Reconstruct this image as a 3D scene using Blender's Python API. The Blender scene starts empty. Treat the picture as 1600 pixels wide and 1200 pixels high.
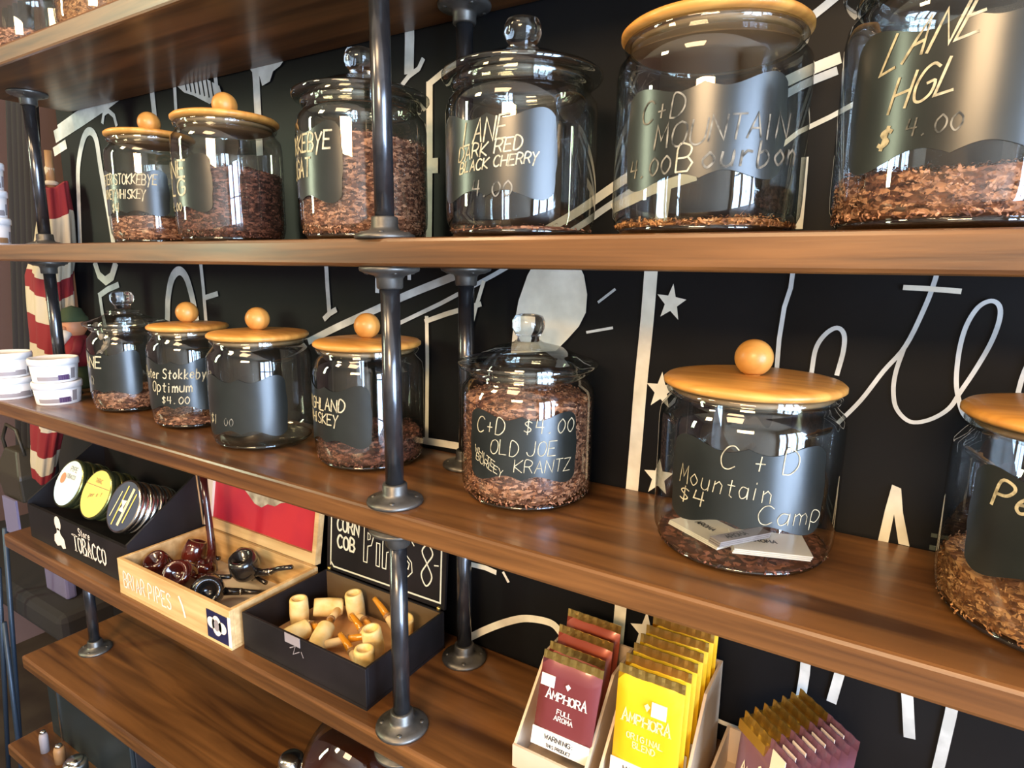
import bpy, bmesh, math, random
from mathutils import Vector, Matrix
random.seed(7)
S = 0.65                      # scene is laid out in shelf units; S turns them into metres
C = bpy.context.scene.collection
sc = bpy.context.scene

# ---------------------------------------------------------------- camera
def V(*a): return Vector(a) * S
cam = bpy.data.cameras.new('camera'); camo = bpy.data.objects.new('camera', cam); C.objects.link(camo)
cam.sensor_width = 36; cam.lens = 982.35 / 1600 * 36; cam.clip_start = 0.01
r_ = Vector((0.84954245, 0.52739497, 0.0114962)); u_ = Vector((-0.10742147, 0.15161901, 0.9825845)); f_ = Vector((-0.51646708, 0.83598219, -0.18546033))
camo.matrix_world = Matrix(((r_.x, u_.x, -f_.x, 0), (r_.y, u_.y, -f_.y, -0.62972 * S), (r_.z, u_.z, -f_.z, -0.0337 * S), (0, 0, 0, 1)))
sc.camera = camo

# ---------------------------------------------------------------- light
w = bpy.data.worlds.new('room_ambient'); sc.world = w; w.use_nodes = True
w.node_tree.nodes['Background'].inputs[0].default_value = (1.0, 0.80, 0.58, 1)
w.node_tree.nodes['Background'].inputs[1].default_value = 0.1
def area(name, loc, target, sx, sy, energy, col):
    l = bpy.data.lights.new(name, 'AREA'); l.shape = 'RECTANGLE'; l.size = sx * S; l.size_y = sy * S
    l.energy = energy; l.color = col
    o = bpy.data.objects.new(name, l); C.objects.link(o); o.location = V(*loc)
    o.rotation_euler = (Vector(target) - Vector(loc)).to_track_quat('-Z', 'Y').to_euler()
    return o
for yw in (-0.85, -1.9, -2.95):
    area('window_daylight', (3.84, yw, -0.45), (0.0, yw * 0.7, -0.45), 0.85, 3.7, 110, (0.52, 0.71, 1.0))
area('lamp_warm_wall', (0.35, -3.5, 1.25), (-0.3, 0.1, -0.2), 1.3, 0.6, 56, (1.0, 0.67, 0.36))
area('lamp_warm_ceiling', (-0.6, -2.2, 2.5), (-0.6, -1.6, -0.3), 1.1, 0.9, 20, (1.0, 0.68, 0.36))
area('lamp_warm_ceiling', (-2.3, -1.9, 2.0), (-1.4, 0.1, -0.6), 0.5, 0.5, 16, (1.0, 0.74, 0.42))
area('window_far_left', (-4.1, -2.2, 0.9), (-1.2, 0.1, 0.2), 0.35, 1.6, 25, (0.88, 1.0, 0.68))
sc.view_settings.view_transform = 'Standard'; sc.view_settings.look = 'None'
sc.view_settings.exposure = 0.12; sc.view_settings.gamma = 1; sc.view_settings.use_curve_mapping = False

# ---------------------------------------------------------------- materials
def mat(name, col, rough=0.5, metal=0.0, **k):
    m = bpy.data.materials.new(name); m.use_nodes = True; b = m.node_tree.nodes['Principled BSDF']
    b.inputs['Base Color'].default_value = (*col, 1); b.inputs['Roughness'].default_value = rough; b.inputs['Metallic'].default_value = metal
    for a, v in k.items(): b.inputs[a.replace('_', ' ')].default_value = v
    return m
def nodes(m):
    nt = m.node_tree; return nt, nt.nodes, nt.links, nt.nodes['Principled BSDF']
def noisy(m, c1, c2, scale=(1, 1, 1), nscale=8, detail=5, dist=0.0, bump=0.0, lo=0.35, hi=0.65, rough=None, bdist=0.001):
    nt, N, L, b = nodes(m)
    tc = N.new('ShaderNodeTexCoord'); mp = N.new('ShaderNodeMapping'); mp.inputs['Scale'].default_value = scale
    L.new(tc.outputs['Object'], mp.inputs[0])
    n = N.new('ShaderNodeTexNoise'); n.inputs['Scale'].default_value = nscale; n.inputs['Detail'].default_value = detail; n.inputs['Distortion'].default_value = dist
    L.new(mp.outputs[0], n.inputs['Vector'])
    r = N.new('ShaderNodeValToRGB'); r.color_ramp.elements[0].position = lo; r.color_ramp.elements[1].position = hi
    r.color_ramp.elements[0].color = (*c1, 1); r.color_ramp.elements[1].color = (*c2, 1)
    L.new(n.outputs['Fac'], r.inputs[0]); L.new(r.outputs[0], b.inputs['Base Color'])
    if rough:
        rr = N.new('ShaderNodeMapRange'); rr.inputs['To Min'].default_value = rough[0]; rr.inputs['To Max'].default_value = rough[1]
        L.new(n.outputs['Fac'], rr.inputs['Value']); L.new(rr.outputs[0], b.inputs['Roughness'])
    if bump:
        bp = N.new('ShaderNodeBump'); bp.inputs['Strength'].default_value = bump; bp.inputs['Distance'].default_value = bdist
        L.new(n.outputs['Fac'], bp.inputs['Height']); L.new(bp.outputs[0], b.inputs['Normal'])
    return m
def board_wood():
    m = mat('stained_pine', (0.2, 0.09, 0.03), 0.38, Coat_Weight=0.35, Coat_Roughness=0.2)
    nt, N, L, b = nodes(m)
    tc = N.new('ShaderNodeTexCoord'); mp = N.new('ShaderNodeMapping'); mp.inputs['Scale'].default_value = (1.0, 14, 24)
    L.new(tc.outputs['Object'], mp.inputs[0])
    n = N.new('ShaderNodeTexNoise'); n.inputs['Scale'].default_value = 3.2; n.inputs['Detail'].default_value = 7; n.inputs['Distortion'].default_value = 0.7
    L.new(mp.outputs[0], n.inputs['Vector'])
    n2 = N.new('ShaderNodeTexNoise'); n2.inputs['Scale'].default_value = 2.5; n2.inputs['Detail'].default_value = 3
    L.new(tc.outputs['Object'], n2.inputs['Vector'])
    r = N.new('ShaderNodeValToRGB'); e = r.color_ramp.elements
    e[0].position = 0.3; e[0].color = (0.050, 0.018, 0.005, 1); e[1].position = 0.7; e[1].color = (0.215, 0.088, 0.024, 1)
    q = e.new(0.5); q.color = (0.130, 0.052, 0.014, 1)
    L.new(n.outputs['Fac'], r.inputs[0])
    mx = N.new('ShaderNodeMix'); mx.data_type = 'RGBA'; mx.blend_type = 'MULTIPLY'; mx.inputs[0].default_value = 0.55
    r2 = N.new('ShaderNodeValToRGB'); r2.color_ramp.elements[0].position = 0.35; r2.color_ramp.elements[0].color = (0.55, 0.5, 0.45, 1); r2.color_ramp.elements[1].position = 0.65
    L.new(n2.outputs['Fac'], r2.inputs[0]); L.new(r.outputs[0], mx.inputs[6]); L.new(r2.outputs[0], mx.inputs[7]); L.new(mx.outputs[2], b.inputs['Base Color'])
    bp = N.new('ShaderNodeBump'); bp.inputs['Strength'].default_value = 0.25; bp.inputs['Distance'].default_value = 0.001
    L.new(n.outputs['Fac'], bp.inputs['Height']); L.new(bp.outputs[0], b.inputs['Normal'])
    return m
def thin_glass(name, tint=(0.93, 0.95, 0.93), edge=(0.60, 0.62, 0.60), rough=0.015, base=0.11):
    m = bpy.data.materials.new(name); m.use_nodes = True; nt = m.node_tree; N, L = nt.nodes, nt.links
    N.remove(N['Principled BSDF']); out = N['Material Output']
    lw = N.new('ShaderNodeLayerWeight'); lw.inputs['Blend'].default_value = 0.5
    p5 = N.new('ShaderNodeMath'); p5.operation = 'POWER'; p5.inputs[1].default_value = 4.0; L.new(lw.outputs['Facing'], p5.inputs[0])
    mr = N.new('ShaderNodeMapRange'); mr.inputs['To Min'].default_value = base; mr.inputs['To Max'].default_value = 0.85; L.new(p5.outputs[0], mr.inputs['Value'])
    mc = N.new('ShaderNodeMix'); mc.data_type = 'RGBA'; mc.inputs[6].default_value = (*tint, 1); mc.inputs[7].default_value = (*edge, 1)
    p3 = N.new('ShaderNodeMath'); p3.operation = 'POWER'; p3.inputs[1].default_value = 3.0; L.new(lw.outputs['Facing'], p3.inputs[0]); L.new(p3.outputs[0], mc.inputs[0])
    t = N.new('ShaderNodeBsdfTransparent'); L.new(mc.outputs[2], t.inputs[0])
    g = N.new('ShaderNodeBsdfGlossy'); g.inputs['Roughness'].default_value = rough
    mx = N.new('ShaderNodeMixShader'); L.new(mr.outputs[0], mx.inputs[0]); L.new(t.outputs[0], mx.inputs[1]); L.new(g.outputs[0], mx.inputs[2])
    L.new(mx.outputs[0], out.inputs[0]); return m
M = {}
M['wood'] = board_wood()
M['board'] = noisy(mat('chalkboard_paint', (0.012, 0.012, 0.013), 0.42, Specular_IOR_Level=0.16), (0.004, 0.004, 0.0045), (0.009, 0.009, 0.010), nscale=5, rough=(0.4, 0.55))
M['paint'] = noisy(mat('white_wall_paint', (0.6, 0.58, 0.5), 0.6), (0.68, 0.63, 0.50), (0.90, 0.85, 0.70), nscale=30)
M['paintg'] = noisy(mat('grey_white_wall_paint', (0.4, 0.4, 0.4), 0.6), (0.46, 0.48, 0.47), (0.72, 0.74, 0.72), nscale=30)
M['glass'] = thin_glass('jar_glass')
M['glassrim'] = thin_glass('thick_jar_glass', (0.92, 0.94, 0.92), (0.66, 0.68, 0.66), 0.03, 0.12)
M['solid'] = mat('solid_glass', (0.97, 0.99, 0.97), 0.02, 0, Transmission_Weight=1.0, IOR=1.48)
M['bamboo'] = noisy(mat('bamboo_lid', (0.72, 0.36, 0.09), 0.4, Coat_Weight=0.08), (0.52, 0.215, 0.04), (0.72, 0.34, 0.075), scale=(2, 26, 2), nscale=4)
M['seal'] = mat('clear_amber_seal', (0.55, 0.33, 0.16), 0.3, 0, Transmission_Weight=0.4)
M['slate'] = noisy(mat('chalk_label', (0.02, 0.023, 0.022), 0.29, Specular_IOR_Level=0.7), (0.006, 0.008, 0.007), (0.014, 0.017, 0.015), nscale=18)
M['chalk'] = noisy(mat('chalk_writing', (0.7, 0.62, 0.4), 0.8), (0.22, 0.19, 0.12), (0.56, 0.49, 0.32), nscale=220, lo=0.3, hi=0.6)
M['chalkfaint'] = noisy(mat('faint_chalk_writing', (0.3, 0.28, 0.22), 0.8), (0.03, 0.03, 0.025), (0.26, 0.235, 0.18), nscale=160, lo=0.35, hi=0.65)
M['pipe'] = noisy(mat('black_iron_pipe', (0.1, 0.1, 0.11), 0.3, 0.85), (0.07, 0.07, 0.075), (0.13, 0.13, 0.14), nscale=40, rough=(0.16, 0.26))
M['flange'] = noisy(mat('cast_flange', (0.13, 0.12, 0.11), 0.4, 0.75), (0.08, 0.075, 0.065), (0.16, 0.15, 0.135), nscale=60, rough=(0.3, 0.5))
def tob(name, a, b_, c):
    m = mat(name, b_, 0.75)
    nt, N, L, b = nodes(m); tc = N.new('ShaderNodeTexCoord'); v = N.new('ShaderNodeTexVoronoi'); v.inputs['Scale'].default_value = 210
    mp = N.new('ShaderNodeMapping'); mp.inputs['Scale'].default_value = (1, 1, 2.2); L.new(tc.outputs['Object'], mp.inputs[0]); L.new(mp.outputs[0], v.inputs['Vector'])
    r = N.new('ShaderNodeValToRGB'); e = r.color_ramp.elements; e[0].color = (*a, 1); e[1].color = (*c, 1); e[1].position = 0.95; q = e.new(0.5); q.color = (*b_, 1)
    sp = N.new('ShaderNodeSeparateColor'); L.new(v.outputs['Color'], sp.inputs[0]); L.new(sp.outputs[0], r.inputs[0]); L.new(r.outputs[0], b.inputs['Base Color'])
    return m
M['tob'] = tob('brown_tobacco', (0.05, 0.016, 0.007), (0.19, 0.066, 0.030), (0.60, 0.30, 0.17))
M['tobdark'] = tob('dark_tobacco', (0.02, 0.007, 0.004), (0.07, 0.022, 0.012), (0.26, 0.10, 0.06))
M['tobgold'] = tob('golden_tobacco', (0.10, 0.035, 0.010), (0.26, 0.10, 0.028), (0.55, 0.28, 0.11))
M['cigar'] = noisy(mat('cedar_box', (0.62, 0.40, 0.17), 0.5), (0.52, 0.31, 0.12), (0.72, 0.48, 0.22), scale=(2, 30, 30), nscale=3)
M['red'] = noisy(mat('red_paper', (0.45, 0.015, 0.03), 0.55), (0.36, 0.008, 0.03), (0.52, 0.02, 0.03), nscale=9)
M['cream'] = mat('cream_paper', (0.72, 0.62, 0.48), 0.6)
M['crest'] = noisy(mat('gilt_crest', (0.4, 0.33, 0.2), 0.5), (0.25, 0.19, 0.12), (0.52, 0.45, 0.30), nscale=70)
M['navy'] = mat('navy_print', (0.012, 0.012, 0.05), 0.45)
M['blackbox'] = noisy(mat('black_box', (0.018, 0.015, 0.018), 0.5, Specular_IOR_Level=0.25), (0.007, 0.006, 0.006), (0.014, 0.011, 0.012), nscale=12)
M['olive'] = mat('brown_lining', (0.12, 0.075, 0.035), 0.6)
M['liner'] = mat('kraft_liner', (0.5, 0.27, 0.12), 0.7)
M['cob'] = noisy(mat('corn_cob', (0.85, 0.62, 0.26), 0.6), (0.80, 0.52, 0.16), (0.92, 0.74, 0.38), nscale=60, bump=0.3)
M['shank'] = mat('pale_wood_shank', (0.80, 0.56, 0.28), 0.5)
M['amber'] = mat('amber_bit', (0.85, 0.36, 0.02), 0.15, 0, Transmission_Weight=0.35, Coat_Weight=0.5)
M['char'] = mat('bowl_hollow', (0.25, 0.12, 0.04), 0.8)
M['briar'] = noisy(mat('briar', (0.10, 0.015, 0.008), 0.14, Coat_Weight=0.8), (0.025, 0.004, 0.003), (0.085, 0.012, 0.008), nscale=20)
M['ebony'] = mat('black_briar', (0.012, 0.010, 0.009), 0.18, 0, Coat_Weight=0.6)
M['steel'] = mat('bright_tin', (0.62, 0.60, 0.56), 0.2, 1.0)
M['brass'] = mat('gold_foil', (0.62, 0.42, 0.12), 0.28, 0.9)
M['white'] = mat('white_plastic', (0.78, 0.74, 0.72), 0.35)
M['offwhite'] = mat('offwhite_paper', (0.74, 0.68, 0.60), 0.6)
M['grey'] = mat('grey_print', (0.28, 0.24, 0.24), 0.6)
M['purpleprint'] = mat('purple_print', (0.07, 0.03, 0.10), 0.5)
M['black'] = mat('matte_black', (0.01, 0.01, 0.011), 0.5)
M['ink'] = mat('black_ink', (0.03, 0.03, 0.03), 0.7)
M['paleblue'] = mat('pale_blue_print', (0.50, 0.68, 0.86), 0.4)
M['palegreen'] = mat('pale_mint_print', (0.66, 0.76, 0.68), 0.4)
M['yellow'] = mat('yellow_print', (0.85, 0.62, 0.10), 0.4)
M['ypack'] = mat('yellow_foil_pouch', (0.86, 0.52, 0.015), 0.28, 0.15, Coat_Weight=0.4)
M['rpack'] = mat('maroon_foil_pouch', (0.17, 0.035, 0.035), 0.3, 0.1, Coat_Weight=0.4)
M['rpack2'] = mat('rust_foil_pouch', (0.38, 0.075, 0.04), 0.28, 0.15, Coat_Weight=0.4)
M['ppack'] = mat('purple_foil_pouch', (0.19, 0.085, 0.13), 0.3, 0.1, Coat_Weight=0.4)
M['print'] = mat('cream_print', (0.85, 0.74, 0.62), 0.5)
M['yprint'] = mat('pale_yellow_print', (0.92, 0.76, 0.35), 0.5)
M['tray'] = mat('whitewood_tray', (0.62, 0.48, 0.34), 0.55)
M['cred'] = mat('red_cloth', (0.20, 0.008, 0.012), 0.85)
M['ccream'] = mat('cream_cloth', (0.50, 0.42, 0.30), 0.85)
M['plaster'] = mat('pink_brown_plaster', (0.16, 0.095, 0.08), 0.8)
M['roomwall'] = mat('beige_room_wall', (0.66, 0.55, 0.42), 0.8)
M['coat'] = mat('dark_cloth', (0.02, 0.017, 0.018), 0.8)
M['leather'] = mat('dark_olive_leather', (0.035, 0.028, 0.018), 0.45)
M['lav'] = mat('lavender_cloth', (0.16, 0.14, 0.24), 0.8)
M['tube'] = mat('blue_grey_tube', (0.04, 0.06, 0.09), 0.4, 0.4)
M['moss'] = mat('green_felt', (0.045, 0.06, 0.02), 0.9)
M['skin'] = mat('painted_face', (0.50, 0.20, 0.09), 0.6)
M['cognac'] = mat('brown_liquid', (0.05, 0.012, 0.004), 0.08, 0, Coat_Weight=0.6)
M['floorm'] = noisy(mat('dark_floor', (0.05, 0.035, 0.025), 0.5), (0.03, 0.02, 0.015), (0.06, 0.045, 0.03), nscale=6)
M['teal'] = mat('dark_teal_case', (0.010, 0.016, 0.018), 0.5)
M['tan'] = mat('tan_wood', (0.32, 0.17, 0.07), 0.5)

LINES = [
 ('g', 0.0172, [(-2.0675,0.3302),(-1.96,0.3525),(-1.8542,0.368),(-1.691,0.4013)]),
 ('g', 0.0338, [(-2.0878,0.3099),(-1.9353,0.3385),(-1.7895,0.3683),(-1.5881,0.4163)]),
 ('g', 0.0245, [(-2.1058,0.27),(-2.0382,0.2834)]),
 ('g', 0.0205, [(-2.0181,0.0143),(-2.0007,0.1196),(-1.9812,0.218),(-1.9366,0.2879),(-1.8982,0.3056),(-1.8697,0.282),(-1.8619,0.21),(-1.8457,0.097),(-1.8364,0.0128)]),
 ('g', 0.0117, [(-1.8286,0.3196),(-1.8177,0.3404),(-1.7942,0.3456),(-1.7688,0.3305),(-1.7612,0.3066)]),
 ('g', 0.0189, [(-1.5882,0.3992),(-1.5848,0.3051),(-1.5777,0.2311)]),
 ('g', 0.0119, [(-1.4913,0.3862),(-1.4952,0.3099),(-1.4913,0.267)]),
 ('g', 0.0126, [(-1.3388,0.3917),(-1.3332,0.3254)]),
 ('g', 0.0217, [(-1.2018,0.421),(-1.1989,0.3467),(-1.2001,0.2713),(-1.2013,0.1943)]),
 ('g', 0.0212, [(-0.7808,0.3933),(-0.7804,0.3524),(-0.7831,0.2989)]),
 ('g', 0.0088, [(-0.7984,0.2799),(-0.7833,0.2916),(-0.7613,0.3),(-0.751,0.314)]),
 ('w', 0.0139, [(-0.7375,0.274),(-0.7395,0.1476),(-0.7432,0.0131)]),
 ('w', 0.0108, [(-0.7389,0.2722),(-0.7067,0.2873),(-0.6716,0.2993)]),
 ('w', 0.0151, [(-0.728,0.1467),(-0.7283,0.1274)]),
 ('w', 0.0134, [(-0.5066,0.0203),(-0.4448,0.0502),(-0.3857,0.0852),(-0.2763,0.1459),(-0.1795,0.1912),(-0.1341,0.2088),(-0.1006,0.2187)]),
 ('g', 0.0099, [(-0.5059,-0.006),(-0.4364,0.0307),(-0.3887,0.0595),(-0.2748,0.1221),(-0.1781,0.174),(-0.1371,0.1935),(-0.102,0.2044)]),
 ('w', 0.0061, [(-0.1729,0.1102),(-0.1381,0.1372),(-0.1027,0.1519),(-0.0746,0.1658)]),
 ('g', 0.0102, [(-0.1442,0.2651),(-0.1206,0.2811),(-0.1011,0.295)]),
 ('w', 0.0086, [(-0.1276,0.1045),(-0.127,0.0635),(-0.1268,0.0186)]),
 ('w', 0.0149, [(-0.3863,0.0529),(-0.3277,0.0768),(-0.2684,0.0919)]),
 ('w', 0.0185, [(-0.309,0.0811),(-0.3125,0.0278)]),
 ('w', 0.0236, [(-1.9441,-0.0426),(-1.9298,-0.0743),(-1.8981,-0.0895),(-1.8613,-0.0765),(-1.8341,-0.0417)]),
 ('g', 0.0158, [(-1.8321,-0.0984),(-1.8891,-0.1122),(-1.9422,-0.1318)]),
 ('g', 0.0164, [(-1.9378,-0.128),(-1.9344,-0.1784),(-1.9251,-0.218)]),
 ('g', 0.0220, [(-1.607,-0.179),(-1.5955,-0.1246),(-1.5708,-0.0758),(-1.5372,-0.0563),(-1.5093,-0.0715),(-1.4915,-0.1162),(-1.4805,-0.1723)]),
 ('g', 0.0125, [(-1.4439,-0.0384),(-1.4412,-0.0961),(-1.441,-0.1732)]),
 ('g', 0.0123, [(-1.4365,-0.1189),(-1.3868,-0.1081)]),
 ('g', 0.0112, [(-1.012,-0.0373),(-1.0111,-0.0839),(-1.0086,-0.1363)]),
 ('g', 0.0113, [(-1.0246,-0.1478),(-1.0086,-0.1363),(-0.9893,-0.1275)]),
 ('g', 0.0144, [(-1.0751,-0.1985),(-0.9838,-0.1614),(-0.8753,-0.121),(-0.7926,-0.0896),(-0.6802,-0.052),(-0.6386,-0.037)]),
 ('g', 0.0076, [(-0.818,-0.1453),(-0.7167,-0.1033),(-0.6523,-0.0738),(-0.6025,-0.0507),(-0.5666,-0.0331)]),
 ('w', 0.0091, [(-0.7533,-0.138),(-0.7023,-0.1212),(-0.629,-0.1008)]),
 ('w', 0.0084, [(-0.7501,-0.1295),(-0.7499,-0.2075),(-0.7542,-0.3703)]),
 ('w', 0.0139, [(-0.7606,-0.3687),(-0.7198,-0.3673),(-0.6835,-0.3664),(-0.6169,-0.3676)]),
 ('g', 0.0102, [(-0.8704,-0.0372),(-0.8723,-0.0874)]),
 ('g', 0.0082, [(-0.7898,-0.0364),(-0.7904,-0.0611)]),
 ('g', 0.0041, [(-0.4057,-0.0886),(-0.3788,-0.068)]),
 ('g', 0.0042, [(-0.4237,-0.1369),(-0.3804,-0.1271)]),
 ('w', 0.0075, [(-0.6224,-0.062),(-0.6385,-0.1068),(-0.6524,-0.1529)]),
 ('w', 0.0205, [(-0.3226,-0.0178),(-0.3253,-0.1121),(-0.3303,-0.2107),(-0.3334,-0.3132),(-0.3377,-0.4206),(-0.3433,-0.5331),(-0.348,-0.6507),(-0.354,-0.7496)]),
 ('g', 0.0058, [(-0.1291,-0.0339),(-0.1301,-0.059),(-0.1358,-0.0846),(-0.1386,-0.1279),(-0.1382,-0.1807)]),
 ('g', 0.0056, [(-0.095,-0.1719),(-0.0927,-0.1374),(-0.0832,-0.1173),(-0.0706,-0.1081),(-0.0617,-0.1158),(-0.0603,-0.1373),(-0.0647,-0.1688)]),
 ('g', 0.0052, [(0.0303,-0.0259),(0.0277,-0.047),(0.0214,-0.0777),(0.0069,-0.1255),(-0.0135,-0.1596),(-0.0344,-0.1993),(-0.0571,-0.2323)]),
 ('g', 0.0049, [(0.0053,-0.1296),(0.0002,-0.1582),(0.0,-0.1827),(0.0059,-0.2051),(0.0218,-0.2194),(0.0414,-0.2142),(0.0591,-0.1981),(0.0681,-0.1765),(0.08,-0.1466),(0.0902,-0.1154),(0.0947,-0.0891),(0.0927,-0.0731),(0.0843,-0.0676),(0.0733,-0.0754),(0.0648,-0.0968),(0.0614,-0.1252),(0.0623,-0.1599),(0.0669,-0.1829),(0.0765,-0.2053),(0.0974,-0.2141),(0.1188,-0.1919),(0.1246,-0.146),(0.1395,-0.0867),(0.1476,-0.0651)]),
 ('w', 0.0063, [(-0.0022,-0.0546),(0.0222,-0.0555),(0.054,-0.0575)]),
 ('w', 0.0138, [(-0.6561,-0.753),(-0.6123,-0.7189),(-0.5648,-0.687),(-0.5236,-0.667),(-0.4746,-0.6597),(-0.4511,-0.6743)]),
 ('g', 0.0128, [(-0.1979,-0.5657),(-0.2004,-0.643),(-0.2018,-0.7246),(-0.2022,-0.7802)]),
 ('w', 0.0074, [(-0.2018,-0.7246),(-0.1699,-0.7279),(-0.1224,-0.7281)]),
 ('g', 0.0132, [(-0.0653,-0.5517),(-0.0642,-0.6019),(-0.0663,-0.6544),(-0.0692,-0.7193)]),
 ('g', 0.0126, [(-0.0187,-0.5647),(-0.0268,-0.6308)]),
 ('g', 0.0134, [(0.0538,-0.5567),(0.0598,-0.5923),(0.0677,-0.6448)]),
 ('g', 0.0130, [(0.1082,-0.5449),(0.1074,-0.596),(0.1043,-0.6589),(0.1006,-0.7193)]),
 ('w', 0.0099, [(-0.6528,-0.5953),(-0.6158,-0.5929),(-0.5928,-0.5955)]),
 ('w', 0.0054, [(-0.5758,-0.5907),(-0.5644,-0.6066)]),
]
POLYS = [
 ('g', [(-1.4839,0.3672),(-1.4207,0.3685),(-1.3658,0.3639),(-1.3217,0.3437),(-1.3128,0.3229),(-1.3608,0.3113),(-1.4179,0.3356),(-1.4538,0.3469)]),
 ('g', [(-1.2176,0.3692),(-1.1579,0.368),(-1.1027,0.3671),(-1.1193,0.3552),(-1.1416,0.3486),(-1.1532,0.3307),(-1.1782,0.3253),(-1.1845,0.3447),(-1.2103,0.3582)]),
 ('w', [(-0.5646,-0.1824),(-0.5612,-0.1469),(-0.5506,-0.0922),(-0.5339,-0.0494),(-0.5175,-0.0234),(-0.4823,-0.0131),(-0.448,-0.0201),(-0.4314,-0.0476),(-0.4248,-0.0773),(-0.426,-0.1055),(-0.4375,-0.1285),(-0.4574,-0.1505),(-0.4779,-0.171)]),
 ('w', [(0.0115,-0.3037),(0.0217,-0.3068),(0.0272,-0.3385),(0.0389,-0.3811),(0.0268,-0.3806),(0.0178,-0.3423),(0.0155,-0.3817),(0.0039,-0.3819),(0.0074,-0.3385)]),
 ('w', [(-0.2879,-0.0573),(-0.2835,-0.0763),(-0.2677,-0.0795),(-0.2808,-0.0898),(-0.2777,-0.1092),(-0.2904,-0.0966),(-0.3048,-0.1057),(-0.2991,-0.0872),(-0.3111,-0.0731),(-0.2947,-0.0746)]),
 ('w', [(-0.2969,-0.1876),(-0.2915,-0.207),(-0.2751,-0.2081),(-0.2882,-0.2208),(-0.2842,-0.2409),(-0.2979,-0.2294),(-0.3123,-0.241),(-0.3072,-0.2207),(-0.3202,-0.2075),(-0.3032,-0.2068)]),
 ('w', [(-0.2932,-0.3221),(-0.2877,-0.3421),(-0.2709,-0.342),(-0.2843,-0.3564),(-0.2802,-0.3772),(-0.2942,-0.3661),(-0.3089,-0.3794),(-0.3037,-0.3577),(-0.317,-0.3448),(-0.2996,-0.3428)]),
 ('w', [(-0.2997,-0.5802),(-0.2935,-0.6029),(-0.2746,-0.6003),(-0.2897,-0.6193),(-0.2851,-0.6432),(-0.3008,-0.6323),(-0.3175,-0.6504),(-0.3116,-0.6239),(-0.3266,-0.6107),(-0.307,-0.6056)]),
]

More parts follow.
